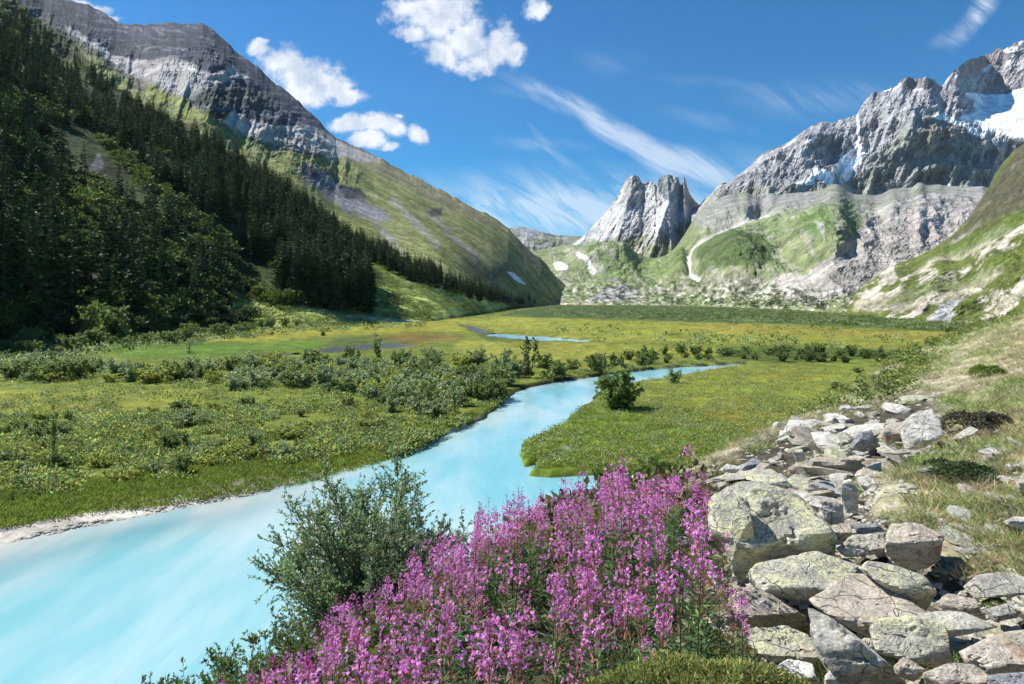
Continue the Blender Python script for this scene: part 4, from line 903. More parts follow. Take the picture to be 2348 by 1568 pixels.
# loose rubble: one of each kind, then copies
def loose_rock(seed, ico, flat=0.45):
    rng = np.random.RandomState(seed); V0, F0 = ico
    Vd = V0 / np.linalg.norm(V0, axis=1, keepdims=True)
    Nn = rng.normal(size=(15, 3)); Nn /= np.linalg.norm(Nn, axis=1, keepdims=True); D = rng.uniform(0.55, 0.9, 15)
    Nn = np.concatenate([Nn, [[0.1, -0.1, 1], [-0.1, 0.1, -1]]]); D = np.concatenate([D, [0.45, 0.45]])
    P_ = Vd * poly_solid(Vd, Nn, D, 0.02)[:, None]
    f1 = fbm(P_[:, 0] * 2 + seed, P_[:, 1] * 2, P_[:, 2] * 2, 4, seed); P_ = P_ * (1 + 0.10 * f1 + 0.03 * fbm(P_[:, 0] * 12, P_[:, 1] * 12, P_[:, 2] * 12, 2, seed))[:, None]
    return P_ * np.array([1, rng.uniform(0.55, 0.9), flat]), F0
kinds = [loose_rock(500 + k, ICO3, f_) for k, f_ in enumerate((0.35, 0.5, 0.6, 0.3, 0.45, 0.7))]
kmesh = [[raw_mesh('rock', V0, F0, m_) for m_ in (MR, MW, ML, MU)] for (V0, F0) in kinds]
rng = np.random.RandomState(77)
RUB = [(1600,1130),(1640,1075),(1740,1030),(1800,1000),(1900,985),(2000,960),(2140,960),(2110,1040),(2020,1070),(1990,1110),(1960,1180),(1900,1190),(1820,1110),(1700,1095)]
RUB2 = [(1880,1180),(2000,1190),(2080,1210),(2030,1290),(1900,1280)]
PILE = [(1700,1320),(1780,1260),(2000,1260),(2200,1320),(2347,1320),(2400,1560),(1720,1560),(1690,1440)]
GRS = [(2140,960),(2300,900),(2420,900),(2420,1330),(2130,1300),(2000,1200),(2050,1080)]
def scatter_rocks(polyg, n, smin, smax, label, group, flat_only=False, cat='rock', sink=0.15):
    pg = np.array(polyg, float); k = 0; tries = 0
    while k < n and tries < 6000:
        tries += 1
        u, v = rng.uniform(pg[:, 0].min(), pg[:, 0].max()), rng.uniform(pg[:, 1].min(), pg[:, 1].max())
        if sdpoly(np.array([u]), np.array([v]), pg)[0] < 0: continue
        g = ray_ground(u, v)
        if g is None: continue
        s_ = rng.uniform(smin, smax) ** 1.0 * (0.6 + 0.8 * rng.rand() ** 2)
        kk = rng.randint(len(kinds)); mm = rng.choice([0, 1, 1, 2, 3])
        o = link('rock', kmesh[kk][mm], loc=(g[0], g[1], hz(g[0], g[1]) + s_ * 0.10))
        o.scale = (s_, s_, s_); o.rotation_euler = (rng.normal() * 0.28, rng.normal() * 0.28, rng.uniform(0, 6.28))
        utag(u, v, REFS, o, '%s %s %s %s, near %s' % (('large', 'mid sized', 'small')[0 if s_ > 0.7 * smax + 0.3 * smin else (1 if s_ > 0.3 * smax + 0.7 * smin else 2)], ('grey', 'whitish', 'lichen spotted', 'pinkish')[mm], ('slab shaped', 'blocky', 'chunky', 'wafer thin', 'angular', 'rounded')[kk], label, near_ref(u, v, REFS)), cat, group); k += 1
scatter_rocks([(1780,985),(1900,950),(2000,930),(2120,905),(2170,950),(2100,1030),(1990,1060),(1850,1040)], 45, 0.16, 0.34, 'stone', 'broken stones at the top of the rubble')
scatter_rocks(RUB, 150, 0.14, 0.30, 'rubble stone', 'flat stones of the upper rubble')
scatter_rocks(RUB2, 22, 0.10, 0.22, 'wedged stone', 'small stones behind the big boulders')
scatter_rocks(PILE, 34, 0.06, 0.15, 'gap stone', 'gap filling stones of the pile')
scatter_rocks(GRS, 85, 0.06, 0.20, 'stone in dry grass', 'stones scattered in the dry grass')
# gravel too fine to count
n = 5200; uu, vv = rng.uniform(1560, 2420, n), rng.uniform(900, 1568, n)
pts = [ray_ground(a, b) for a, b in zip(uu[:1], vv[:1])]
def many_ground(u, v):
    """vectorised ray / hillside hits"""
    t = np.geomspace(1.5, 60, 260); out = np.full((len(u), 3), np.nan)
    for i in range(0, len(u), 400):
        uu_, vv_ = u[i:i + 400, None], v[i:i + 400, None]; X, Z = world_xz(uu_, vv_, t[None]); YY = np.broadcast_to(t[None], X.shape)
        h = hill_base(X.ravel(), YY.ravel())[0].reshape(X.shape) - Z
        j = (h > 0).argmax(1); ok = h[np.arange(len(j)), j] > 0; a = np.arange(len(j))
        out[i:i + 400][ok] = np.stack([X[a, j], t[j], Z[a, j]], 1)[ok]
    out = out[~np.isnan(out[:, 0])]; out[:, 2] = hill_z(out[:, 0], out[:, 1]); return out
G_ = many_ground(uu, vv); u_, v_ = proj(G_[:, 0], G_[:, 1], G_[:, 2])
inz = (sdpoly(u_, v_, ROCKZONE) > -20) | (rng.rand(len(u_)) < 0.16); G_ = G_[inz]
_bm = bmesh.new(); bmesh.ops.create_icosphere(_bm, subdivisions=1, radius=1.0); Vp = np.array([v.co[:] for v in _bm.verts]); Fp = np.array([[v.index for v in f.verts] for f in _bm.faces]); _bm.free()
parts = []
for k in range(4):
    sel = G_[k::4]; Vk = Vp * (1 + 0.35 * np.random.RandomState(k).normal(size=(len(Vp), 1)) * 0.6) * np.array([1, .75, .45])
    parts.append(instances((Vk, [Fp], np.ones((len(Vk), 3))), sel, rng.uniform(0, 6.28, len(sel)), rng.uniform(0.015, 0.06, len(sel)) * rng.uniform(0.6, 1.6, len(sel)), tint=np.ones((len(sel), 3))))
V0, F0, c0 = merge(parts)
tag(link('gravel', raw_mesh('gravel', V0, F0, MR)), 'fine pale gravel and chips between the rocks', 'gravel', kind='stuff')
# ================================================================ PLANTS
def unit(a): return a / np.maximum(np.linalg.norm(a, axis=-1, keepdims=True), 1e-9)
def tubes(segs, cols):
    """segs: list of (p0, p1, r0, r1) -> three sided tapering tubes"""
    p0 = np.array([s[0] for s in segs], float); p1 = np.array([s[1] for s in segs], float)
    r0 = np.array([s[2] for s in segs])[:, None]; r1 = np.array([s[3] for s in segs])[:, None]
    d = unit(p1 - p0); a = unit(np.cross(d, np.array([0.3, 0.9, 0.1]))); b = np.cross(d, a)
    ring = []
    for p, r in ((p0, r0), (p1, r1)):
        for k in range(3):
            an = 2.0944 * k; ring.append(p + r * (a * math.cos(an) + b * math.sin(an)))
    V = np.stack(ring, 1).reshape(-1, 3); n = len(segs); i = np.arange(n)[:, None] * 6
    F = np.concatenate([i + np.array([[0, 1, 4, 3]]), i + np.array([[1, 2, 5, 4]]), i + np.array([[2, 0, 3, 5]])])
    return V, [F], np.repeat(np.asarray(cols, float) * np.ones((n, 3)), 6, 0)
def leaves(c, d, L, Wd, col, rng, fold=0.25):
    """one kite shaped leaf per row: c base, d direction"""
    n = len(c); d = unit(d); s_ = unit(np.cross(d, rng.normal(size=(n, 3)))); up = np.cross(s_, d)
    L = (np.ones(n) * L)[:, None]; Wd = (np.ones(n) * Wd)[:, None]
    V = np.stack([c, c + d * L * 0.45 + s_ * Wd * 0.5 + up * L * fold * 0.3, c + d * L, c + d * L * 0.45 - s_ * Wd * 0.5 + up * L * fold * 0.3], 1).reshape(-1, 3)
    return V, [np.arange(n * 4).reshape(n, 4)], np.repeat(col, 4, 0)
def tintcol(base, n, rng, var=0.3, hue=0.15):
    k = 1 + var * rng.normal(size=(n, 1)); c_ = np.array(base)[None] * np.clip(k, 0.35, 1.8)
    c_ = c_ * (1 + hue * rng.normal(size=(n, 3)) * np.array([1, 0.4, 0.8])); return np.clip(c_, 0.004, 0.9)
def bush(seed, h, w, nstem, nsub, nleaf, L, Wd, col, rad=0.012, upright=0.6, base=0.0, sublen=0.30):
    rng = np.random.RandomState(seed); segs, C0, D0 = [], [], []
    for i in range(nstem):
        a = rng.uniform(0, 6.283); r = w * 0.5 * math.sqrt(rng.rand()) * rng.uniform(0.7, 1.1)
        top = np.array([r * math.cos(a), r * math.sin(a), h * rng.uniform(0.62, 1.0) * math.sqrt(max(0.15, 1 - 0.75 * (2 * r / w) ** 2))])
        p0 = np.array([0.07 * w * rng.normal(), 0.07 * w * rng.normal(), -0.05]); c1 = p0 * (1 - upright) + np.array([top[0] * 0.35, top[1] * 0.35, top[2] * 0.6])
        T = np.linspace(0, 1, 7)[:, None]; pts = (1 - T) ** 2 * p0 + 2 * T * (1 - T) * c1 + T ** 2 * top
        pts[1:-1] += rng.normal(size=(5, 3)) * 0.012 * h
        for k in range(6): segs.append((pts[k], pts[k + 1], rad * (1 - k / 7.5), rad * (1 - (k + 1) / 7.5)))
        for j in range(nsub):
            t = rng.uniform(base, 1.0); kk = min(5, int(t * 6)); q = pts[kk] + (pts[kk + 1] - pts[kk]) * (t * 6 - kk)
            tan = unit(pts[kk + 1] - pts[kk]); dr = unit(tan * 0.7 + rng.normal(size=3) * 0.55 + np.array([0, 0, 0.35 * upright]))
            ln = h * sublen * rng.uniform(0.4, 1.1) * (1.15 - 0.6 * t); e = q + dr * ln
            segs.append((q, e, rad * 0.35, rad * 0.12))
            tt = rng.uniform(0.1, 1.05, nleaf)[:, None]; C0.append(q + dr * ln * tt); D0.append(unit(dr * 0.8 + rng.normal(size=(nleaf, 3)) * 0.65))
    c0 = np.concatenate(C0); d0 = np.concatenate(D0); n = len(c0)
    lc = tintcol(col, n, rng)
    return tubes(segs, (0.8, 0.8, 0.8)), leaves(c0, d0, L * rng.uniform(0.6, 1.25, n), Wd * rng.uniform(0.7, 1.2, n), lc, rng)
def conifer(seed, nl=15, lush=1.0, slim=0.15):
    """unit height conifer: drooping whorls of flattened boughs on a tapered trunk"""
    rng = np.random.RandomState(seed); Cc, Dd, Ls, Ws = [], [], [], []
    for i in range(nl):
        z = 0.10 + 0.88 * (i / (nl - 1)) ** 0.9; R = slim * (1 - z) ** 0.75 * rng.uniform(0.75, 1.2) + 0.012
        nb = max(4, int(9 * lush * (1 - 0.45 * z)))
        a = rng.uniform(0, 6.283) + np.arange(nb) * 6.283 / nb + rng.normal(size=nb) * 0.25
        drop = rng.uniform(-0.45, 0.05, nb); rr = R * rng.uniform(0.6, 1.15, nb)
        for k in range(nb):
            d = np.array([math.cos(a[k]), math.sin(a[k]), drop[k]]); nn = 3
            for q in range(nn):
                Cc.append(np.array([0, 0, z + rng.normal() * 0.008]) + d * rr[k] * (q / nn) * 0.8); Dd.append(d + rng.normal(size=3) * 0.28 + np.array([0, 0, 0.15]))
                Ls.append(rr[k] * 0.6 + 0.012); Ws.append(rr[k] * 0.34 + 0.014)
    Cc.append(np.array([0, 0, 0.96])); Dd.append(np.array([0, 0, 1.0])); Ls.append(0.05); Ws.append(0.014)
    n = len(Cc); fol = leaves(np.array(Cc), np.array(Dd), np.array(Ls), np.array(Ws), tintcol((0.055, 0.09, 0.03), n, rng, 0.35), rng, 0.1)
    seg = [((0, 0, -0.03), (0, 0, 0.5), 0.016, 0.010), ((0, 0, 0.5), (0, 0, 0.97), 0.010, 0.002)]
    return tubes(seg, (0.7, 0.7, 0.7)), fol
def broadleaf_far(seed, n=150, col=(0.085, 0.13, 0.042)):
    """unit size thicket clump: several overlapping leafy lobes"""
    rng = np.random.RandomState(seed); lob = rng.normal(size=(6, 3)) * np.array([0.28, 0.28, 0.13]) + np.array([0, 0, 0.5]); lr = rng.uniform(0.18, 0.34, 6)
    k = rng.randint(6, size=n); d = unit(rng.normal(size=(n, 3))); d[:, 2] = np.abs(d[:, 2]) * 0.9 - 0.15
    c0 = lob[k] + d * lr[k][:, None] * rng.uniform(0.6, 1.1, (n, 1)); c0[:, 2] = np.maximum(c0[:, 2], 0.02)
    return leaves(c0, d + rng.normal(size=(n, 3)) * 0.6, rng.uniform(0.10, 0.2, n), rng.uniform(0.09, 0.17, n), tintcol(col, n, rng, 0.35), rng)
def inst_thing(name, parts, loc, rz, sc, label, cat, group=None, tilt=(0, 0)):
    r = bpy.data.objects.new(name, None); C.objects.link(r); r.location = loc; r.rotation_euler = (tilt[0], tilt[1], rz); r.scale = sc if isinstance(sc, tuple) else (sc, sc, sc)
    r.empty_display_size = 0.3; tag(r, label, cat, group)
    for pn, me in parts:
        o = bpy.data.objects.new(pn, me); C.objects.link(o); o.parent = r
    return r
def mk(name, T, mat): return raw_mesh(name, T[0], T[1], mat, T[2])
rng = np.random.RandomState(5)
def sample(poly, n, rng=rng):
    if n == 0: return np.zeros((0, 2))
    pg = np.array(poly, float); out = []; lo, hi = pg.min(0), pg.max(0)
    while sum(map(len, out)) < n:
        p = rng.uniform(lo, hi, (n * 3, 2)); out.append(p[sdpoly(p[:, 0], p[:, 1], pg) > 0])
    return np.concatenate(out)[:n]
# ---------------- the forest on the left flank
CON = [conifer(600 + k, 15, 1.0, sl_) for k, sl_ in enumerate((0.13, 0.16, 0.19, 0.15, 0.12, 0.17))]
CONf = [conifer(640 + k, 9, 0.75, sl_) for k, sl_ in enumerate((0.15, 0.18, 0.21))]
FU = [(-120,-60),(0,5),(60,50),(130,100),(190,150),(280,215),(400,285),(520,352),(640,425),(700,480),(760,548),(830,640),(856,716),(790,712),(700,698),(640,680),(620,620),(560,580),(480,520),(400,450),(300,370),(200,300),(120,250),(-120,180)]
FL = [(-120,180),(120,250),(200,300),(300,370),(400,450),(480,520),(545,590),(545,700),(500,722),(0,745),(-120,745)]
FK = [(640,560),(760,600),(840,650),(856,716),(790,712),(700,698),(640,680)]
FT = [(640,425),(720,485),(820,545),(900,592),(1000,632),(1100,665),(1228,694),(1222,704),(1100,692),(1000,662),(900,628),(800,580),(720,530)]
cand = [np.c_[sample(FU, 1700), np.zeros(1700)], np.c_[sample(FK, 170), np.zeros(170)], np.c_[sample(FL, 190), np.ones(190)], np.c_[sample([(-100,500),(120,560),(140,740),(-100,745)], 60), np.ones(60)], np.c_[sample(FT, 520), 2 * np.ones(520)]]
cd = np.concatenate(cand)
dens = fbm(cd[:, 0] / 70, cd[:, 1] / 45, 0, 3, 701)
gap = sdpoly(cd[:, 0], cd[:, 1], np.array([(90,300),(200,290),(330,400),(470,540),(560,640),(500,640),(380,520),(250,430),(150,400)]))
keep = ((dens > -0.32) | (cd[:, 2] == 2)) & (gap < 10); cd = cd[keep]
Pt = S1.at(cd[:, 0], cd[:, 1])
ht = np.interp(Pt[:, 2], [0, 60, 180, 400], [23, 19, 14, 9]) * rng.uniform(0.6, 1.15, len(cd)); ht[cd[:, 2] == 2] *= 0.6
size = ht / Pt[:, 1]
order = np.argsort(-size * ((cd[:, 0] > -20) & (cd[:, 1] > -20)))
big, rest = order[:298], order[298:]
cmesh = [[('trunk', mk('trunk', t, M['bark'])), ('crown', mk('crown', f, M['needle']))] for t, f in CON]
TREF = [(850,700,'its tip on the pale fan'),(780,640,'the middle of the clump edge'),(700,680,'the pale meadow tongue'),(620,600,'the dark notch'),(540,690,'the bright meadow tongue'),(300,715,'the valley track'),(420,715,'the track behind the shore bushes'),
        (100,720,'the shaded pond shore'),(215,390,'the grey scree gully'),(60,300,'the darkest hollow'),(400,500,'the middle of the thicket'),(250,600,'the foot of the thicket'),(60,560,'the black forest corner'),(500,350,'the grassy shoulder'),(1000,640,'the streaked grass slope'),(1200,695,'the head of the meadow')]
for i in big:
    x, y, z = Pt[i]; u, v = cd[i, 0], cd[i, 1]
    if cd[i, 2] == 2: lb = 'small dark conifer in the thin belt descending to the far end of the meadow'
    elif u > 600: lb = 'tall dark conifer in the pointed clump beside the pale green fan of meadow'
    elif v > 640: lb = 'dark conifer at the foot of the forested slope above the track'
    elif cd[i, 2] == 0: lb = 'dark conifer in the closed forest belt high on the slope'
    else: lb = 'dark conifer standing among the lighter green thicket of the lower slope'
    sz_ = 'tall' if ht[i] > 21 else ('mid height' if ht[i] > 15 else 'short')
    near_ = near_ref(u, v, TREF); grp_ = 'conifers of the steep slope'
    kt = rng.randint(len(CON)); lb = '%s %s conifer %s, near %s' % (sz_, ('slim', 'regular', 'broad', 'ragged', 'very slim', 'wide')[kt], {'tall': 'of the pointed clump', 'small': 'of the thin belt'}.get(lb.split()[0], 'on the slope'), near_); lb = uniq(lb, u, v, TREF)
    s_ = ht[i]; inst_thing('conifer', cmesh[kt], (x, y, z - 0.3), rng.uniform(0, 6.28), (s_ * rng.uniform(.9, 1.25), s_ * rng.uniform(.9, 1.25), s_), lb, 'tree', grp_)
def stuff_trees(name, tmpl, P_, h, label, cat, mat, tint=None, flat=1.0):
    parts = []; kk = rng.randint(len(tmpl), size=len(P_))
    for k in range(len(tmpl)):
        s_ = kk == k
        if not s_.any(): continue
        tn = (tint[s_] if tint is not None else np.ones((s_.sum(), 3)) * rng.uniform(0.7, 1.35, (s_.sum(), 1)))
        wd = rng.uniform(0.85, 1.25, s_.sum()) * h[s_]
        parts.append(instances(tmpl[k], P_[s_], rng.uniform(0, 6.28, s_.sum()), np.stack([wd, wd, h[s_] * flat], 1), tn))
    V0, F0, c0 = merge(parts); o = link(name, raw_mesh(name, V0, F0, mat, c0)); tag(o, label, cat, kind='stuff'); return o
stuff_trees('conifer_forest', [f for t, f in CON], Pt[rest] - np.array([0, 0, .4]), ht[rest], 'dark conifers covering the higher and farther parts of the steep slope', 'forest', M['needle'])
# thicket of lighter broadleaf scrub
BF = [broadleaf_far(700 + k, 150) for k in range(5)]
b1 = sample(FL, 2300); b2 = sample(FU, 160); b3 = sample([(500,610),(560,640),(640,690),(700,700),(640,705),(560,660)], 50); b4 = sample([(-60,742),(560,728),(640,742),(560,752),(300,772),(-60,792)], 90)
bb = np.concatenate([b1, b2, b3, b4]); gp = sdpoly(bb[:, 0], bb[:, 1], np.array([(100,290),(190,290),(300,400),(440,540),(500,610),(380,520),(250,440),(160,400)]))
dn = fbm(bb[:, 0] / 60 + 9, bb[:, 1] / 30, 0, 4, 702); bb = bb[(gp < 0) & (dn > -0.38)]
Pb = S1.at(bb[:, 0], bb[:, 1]); hb = np.interp(Pb[:, 1], [140, 300, 700], [4.6, 6.0, 8]) * rng.uniform(0.5, 1.25, len(bb))
k1 = smooth(-0.3, 0.3, fbm(bb[:, 0] / 80, bb[:, 1] / 50, 0, 3, 703))[:, None]
tn = (np.array([0.75, 0.85, 0.8]) * (1 - k1) + np.array([1.5, 1.45, 0.9]) * k1) * rng.uniform(0.7, 1.3, (len(bb), 1))
stuff_trees('broadleaf_thicket', BF, Pb, hb, 'mid green broadleaf scrub filling the lower part of the steep slope', 'thicket', M['leaf'], tn)
# speckle of low juniper and alpenrose scrub on the open slopes
def slope_scrub(sheet, polys, n, h, label, colr, seed):
    p = np.concatenate([sample(pl, k) for pl, k in zip(polys, n)]); dn = fbm(p[:, 0] / 25, p[:, 1] / 9, 0, 4, seed); p = p[dn > -0.12]
    P_ = sheet.at(p[:, 0], p[:, 1]); hh = rng.uniform(h[0], h[1], len(p)) ** 1.0
    T_ = [broadleaf_far(seed + k, 46, colr) for k in range(3)]
    stuff_trees('scrub', T_, P_, hh, label, 'scrub', M['leaf'], flat=0.7)
slope_scrub(S1, [[(735,540),(790,560),(850,590),(920,612),(1000,645),(1090,680),(1170,702),(1080,718),(960,738),(860,725),(855,660),(820,600)], [(530,645),(620,690),(780,715),(830,722),(900,755),(680,758),(570,745)], [(650,430),(800,480),(1000,590),(1200,680),(1200,690),(1000,625),(800,545),(700,470)]], (1100, 300, 300), (1.6, 4.5), 'low scrub dotted over the pale green fan below the conifer belt', (0.15, 0.20, 0.05), 720)
slope_scrub(SD, [[(1350,660),(1500,650),(1700,655),(1880,670),(1900,712),(1700,702),(1500,697),(1360,692)], [(1240,640),(1560,600),(1560,650),(1250,680)]], (1300, 150), (2.5, 8.0), 'dark scrub between pale boulders at the head of the valley', (0.08, 0.12, 0.05), 730)
slope_scrub(SE, [[(1960,700),(2100,660),(2340,560),(2340,700),(2200,735),(2000,720)]], (380,), (1.0, 3.2), 'low green scrub on the rocky slope beyond the grassy crest', (0.13, 0.18, 0.045), 740)
p = np.concatenate([sample([(1830,690),(1850,662),(1905,668),(1930,685),(1890,705),(1845,706)], 34), sample([(1925,650),(1975,640),(1985,690),(1940,700)], 10), sample([(1500,690),(1900,700),(1900,714),(1500,702)], 30)])
stuff_trees('conifer_forest', [f for t, f in CONf], SD.at(p[:, 0], p[:, 1]), rng.uniform(7, 14, len(p)) * np.where(p[:, 0] > 1820, 0.62, 1.2), 'few small conifers at the foot of the moraine at the head of the valley', 'trees', M['needle'])

# ---------------- shrubs of the valley floor
WILLOW_G, PALE_G, YEL_G = (0.23, 0.30, 0.09), (0.38, 0.46, 0.22), (0.40, 0.44, 0.10)
SHR = [bush(800 + k, 1.0, w_, 15, 10, 10, 0.115, 0.072, c_, 0.009, 0.5, 0.0, 0.27) for k, (w_, c_) in enumerate([(1.5, WILLOW_G), (1.2, PALE_G), (1.7, YEL_G), (1.35, (0.19, 0.26, 0.08)), (1.9, PALE_G), (1.1, WILLOW_G)])]
SHRm = [[('stems', mk('stems', t, M['bark'])), ('foliage', mk('foliage', f, M['leaf']))] for t, f in SHR]
TALL = [bush(830 + k, 1.0, 0.55, 4, 16, 8, 0.07, 0.045, c_, 0.012, 0.9, 0.15, 0.22) for k, c_ in enumerate([PALE_G, WILLOW_G, (0.16, 0.20, 0.08)])]
TALLm = [[('stems', mk('stems', t, M['bark'])), ('foliage', mk('foliage', f, M['leaf']))] for t, f in TALL]
def floor_pt(u, v):
    Y0 = CAMZ * FX / (v - CYF); X0 = (u - CXF) / FX * Y0; return X0, Y0, float(floor_z(np.array([X0]), np.array([Y0]))[0])
def shrub(u, v, hF, wk, kind, label, group=None, name='willow_shrub', meshes=None, cat='shrub'):
    """base at survey point (u, v); hF is its height in survey units"""
    x, y, z = floor_pt(u, v); h = hF * y / FX
    ms = (meshes or SHRm)[kind]
    return inst_thing(name, ms, (x, y, z - 0.05), rng.uniform(0, 6.28), (h * wk, h * wk, h), label, cat, group)
_t, _f = bush(860, 1.0, 1.25, 60, 16, 15, 0.07, 0.045, (0.26, 0.36, 0.10), 0.008, 0.4, 0.0, 0.25); LONEm = [('stems', mk('stems', _t, M['bark'])), ('foliage', mk('foliage', _f, M['leaf']))]
shrub(1416, 945, 92, 1.0, 0, 'lone rounded green bush on the meadow spit beside the river bend', meshes=[LONEm])
shrub(1372, 862, 48, 1.0, 0, 'grey green bush on the bank where the river narrows')
shrub(1545, 885, 36, 1.1, 1, 'pale bush at the water edge of the upstream bend')
shrub(1925, 905, 26, 1.9, 3, 'dark low bush alone in the yellow meadow near the hillside')
shrub(1940, 952, 12, 1.6, 3, 'smallest dark bush in the yellow meadow below the hillside crest')
shrub(1968, 861, 16, 1.2, 3, 'tiny dark bush farther out in the yellow meadow')
shrub(2050, 838, 26, 1.2, 1, 'bluish bush at the end of the willow band across the meadow')
shrub(740, 772, 14, 1.0, 3, 'round dark bush isolated on the yellow grass by the pond')
shrub(805, 848, 55, 0.8, 3, 'dark upright bush in the thicket in front of the pond')
shrub(1215, 872, 105, .95, 2, 'tall reddish green young tree with thin crown above the willows', name='young_tree', meshes=TALLm, cat='tree')
shrub(1145, 870, 95, .9, 0, 'tall pale thin young tree rising from the thicket near the river bend', name='young_tree', meshes=TALLm, cat='tree')
shrub(866, 838, 70, 1.0, 1, 'slender young tree in front of the dark pond', name='young_tree', meshes=TALLm, cat='tree')
shrub(1045, 955, 100, .6, 0, 'very thin pale young tree near the river bank', name='young_tree', meshes=TALLm, cat='tree')
shrub(985, 960, 90, .75, 1, 'thin young tree among low willows some way from the bank', name='young_tree', meshes=TALLm, cat='tree')
shrub(122, 1080, 150, .35, 1, 'bare looking thin sapling standing in the scrub of the near meadow', name='young_tree', meshes=TALLm, cat='tree')
shrub(430, 815, 45, 1.0, 0, 'young tree at the edge of the bright green pond grass', name='young_tree', meshes=TALLm, cat='tree')
shrub(1245, 850, 40, 1.2, 3, 'dark bush at the foot of the tall thin young tree')
placed = []
MREF = [(740,785,'the round dark bush and pond'),(805,845,'the dark upright bush'),(866,830,'the slender young tree'),(985,950,'the thin young tree'),(1045,950,'the very thin pale tree'),(1145,870,'the tall pale young tree'),(1215,872,'the reddish young tree'),
        (1372,850,'the river narrows'),(1545,840,'the upstream bend'),(1800,825,'the middle of the willow band'),(2050,830,'the end of the willow band'),(430,815,'the bright green pond grass'),(60,880,'the small shaded pool'),(250,925,'the yellow grass patch'),
        (560,900,'the thicket centre'),(122,1050,'the bare sapling'),(300,1120,'the silt bank'),(700,1060,'the grass strip by the water'),(600,960,'the open middle of the meadow'),(900,1000,'the curve of the bank'),(255,785,'the largest shore tree'),(500,755,'the track')]
def shrub_field(poly, n, h0, h1, kinds_, label, group, wk=(0.9, 1.4), cluster=0.0, gapF=9):
    k = 0; tries = 0
    while k < n and tries < 9000:
        tries += 1; (u, v), = sample(poly, 1)
        if fbm(np.array([u / 60]), np.array([v / 22]), 0, 3, 801)[0] < cluster: continue
        if any((u - a) ** 2 + 4 * (v - b) ** 2 < gapF ** 2 for a, b in placed): continue
        x, y, _z = floor_pt(u, v)
        if sdpoly(np.array([x]), np.array([y]), RIVER)[0] > -0.5: continue
        placed.append((u, v)); hm = rng.uniform(h0, h1)
        kd = kinds_[rng.randint(len(kinds_))]; fr = (hm - h0) / (h1 - h0)
        lb = '%s %s %s near %s' % ('large' if fr > .66 else ('mid sized' if fr > .33 else 'small'), ('green', 'pale grey green', 'yellowish', 'dark green', 'wide pale', 'narrow green')[kd], label, near_ref(u, v, MREF)); lb = uniq(lb, u, v, MREF)
        shrub(u, v, hm * FX / y, rng.uniform(*wk), kd, lb, group); k += 1
shrub_field([(0,870),(60,840),(130,835),(230,850),(350,862),(480,850),(640,838),(760,845),(900,840),(1050,820),(1130,850),(1220,860),(1165,890),(1150,920),(1080,950),(960,985),(840,930),(700,900),(560,910),(380,885),(200,890),(0,885)], 215, 1.1, 2.7, (0, 1, 1, 2, 4, 3), 'willow in the thicket', 'willow shrubs of the thicket', cluster=-0.35)
shrub_field([(0,960),(250,960),(560,930),(760,930),(980,990),(1040,985),(900,1040),(600,1090),(300,1120),(0,1150)], 60, 0.5, 1.3, (0, 1, 2, 2, 3, 4), 'low willow', 'low willow shrubs of the near meadow', wk=(1.0, 1.7), gapF=14)
shrub_field([(1235,872),(1300,850),(1420,830),(1560,815),(1700,812),(1900,815),(2120,818),(2080,838),(1900,838),(1700,830),(1560,838),(1400,856),(1250,880)], 70, 1.0, 2.2, (0, 3, 3, 5), 'bank willow', 'willow shrubs along the far bank', cluster=-0.4, gapF=8)
shrub_field([(0,800),(110,790),(260,795),(330,780),(560,752),(700,748),(560,768),(330,800),(110,812),(0,815)], 36, 2.0, 4.0, (0, 3, 3, 0), 'shore bush', 'dark bushes on the pond shore', cluster=-0.5)
shrub(255, 790, 100, .9, 3, 'largest dark bushy tree overhanging the pond shore', name='alder_tree', cat='tree')
shrub(215, 780, 85, .9, 0, 'second dark bushy tree at the pond shore, greener than the largest', name='alder_tree', cat='tree')
# leafy ground cover, tufts and the far shrub belt: uncountable
def cover(seed, n, col, L, Wd, hh, rr):
    r_ = np.random.RandomState(seed); a = r_.uniform(0, 6.283, n); r0 = rr * np.sqrt(r_.rand(n)); c0 = np.stack([r0 * np.cos(a), r0 * np.sin(a), r_.uniform(0.05, 1, n) * hh * (1 - 0.6 * (r0 / rr) ** 2)], 1)
    return leaves(c0, np.stack([np.cos(a) * 0.6, np.sin(a) * 0.6, np.ones(n) * 0.7], 1) + r_.normal(size=(n, 3)) * 0.5, L * r_.uniform(.6, 1.2, n), Wd, tintcol(col, n, r_, 0.35), r_)
COV = [cover(900 + k, 26, c_, 0.14, 0.085, 0.36, 0.42) for k, c_ in enumerate([WILLOW_G, PALE_G, YEL_G, YEL_G, (0.12, 0.17, 0.05)])]
def cover_stuff(name, T_, polys, ns, label, sc, thr, colseed=905, noise=(3.0, 3.0)):
    p = np.concatenate([sample(pl, k) for pl, k in zip(polys, ns)])
    Y0 = CAMZ * FX / (p[:, 1] - CYF); X0 = (p[:, 0] - CXF) / FX * Y0
    dn = fbm(X0 / noise[0], Y0 / noise[1], 0, 4, colseed); k = (dn > thr) & (sdpoly(X0, Y0, RIVER) < -0.4); X0, Y0 = X0[k], Y0[k]
    P_ = np.stack([X0, Y0, floor_z(X0, Y0)], 1); s_ = rng.uniform(*sc, len(P_))
    stuff_trees(name, T_, P_, s_, label, 'ground cover', M['leaf'])
NEARM = [(-60,960),(0,890),(350,890),(640,850),(900,850),(1130,850),(1165,890),(1150,918),(1095,945),(1000,985),(900,1015),(740,1055),(480,1105),(200,1145),(-60,1175)]
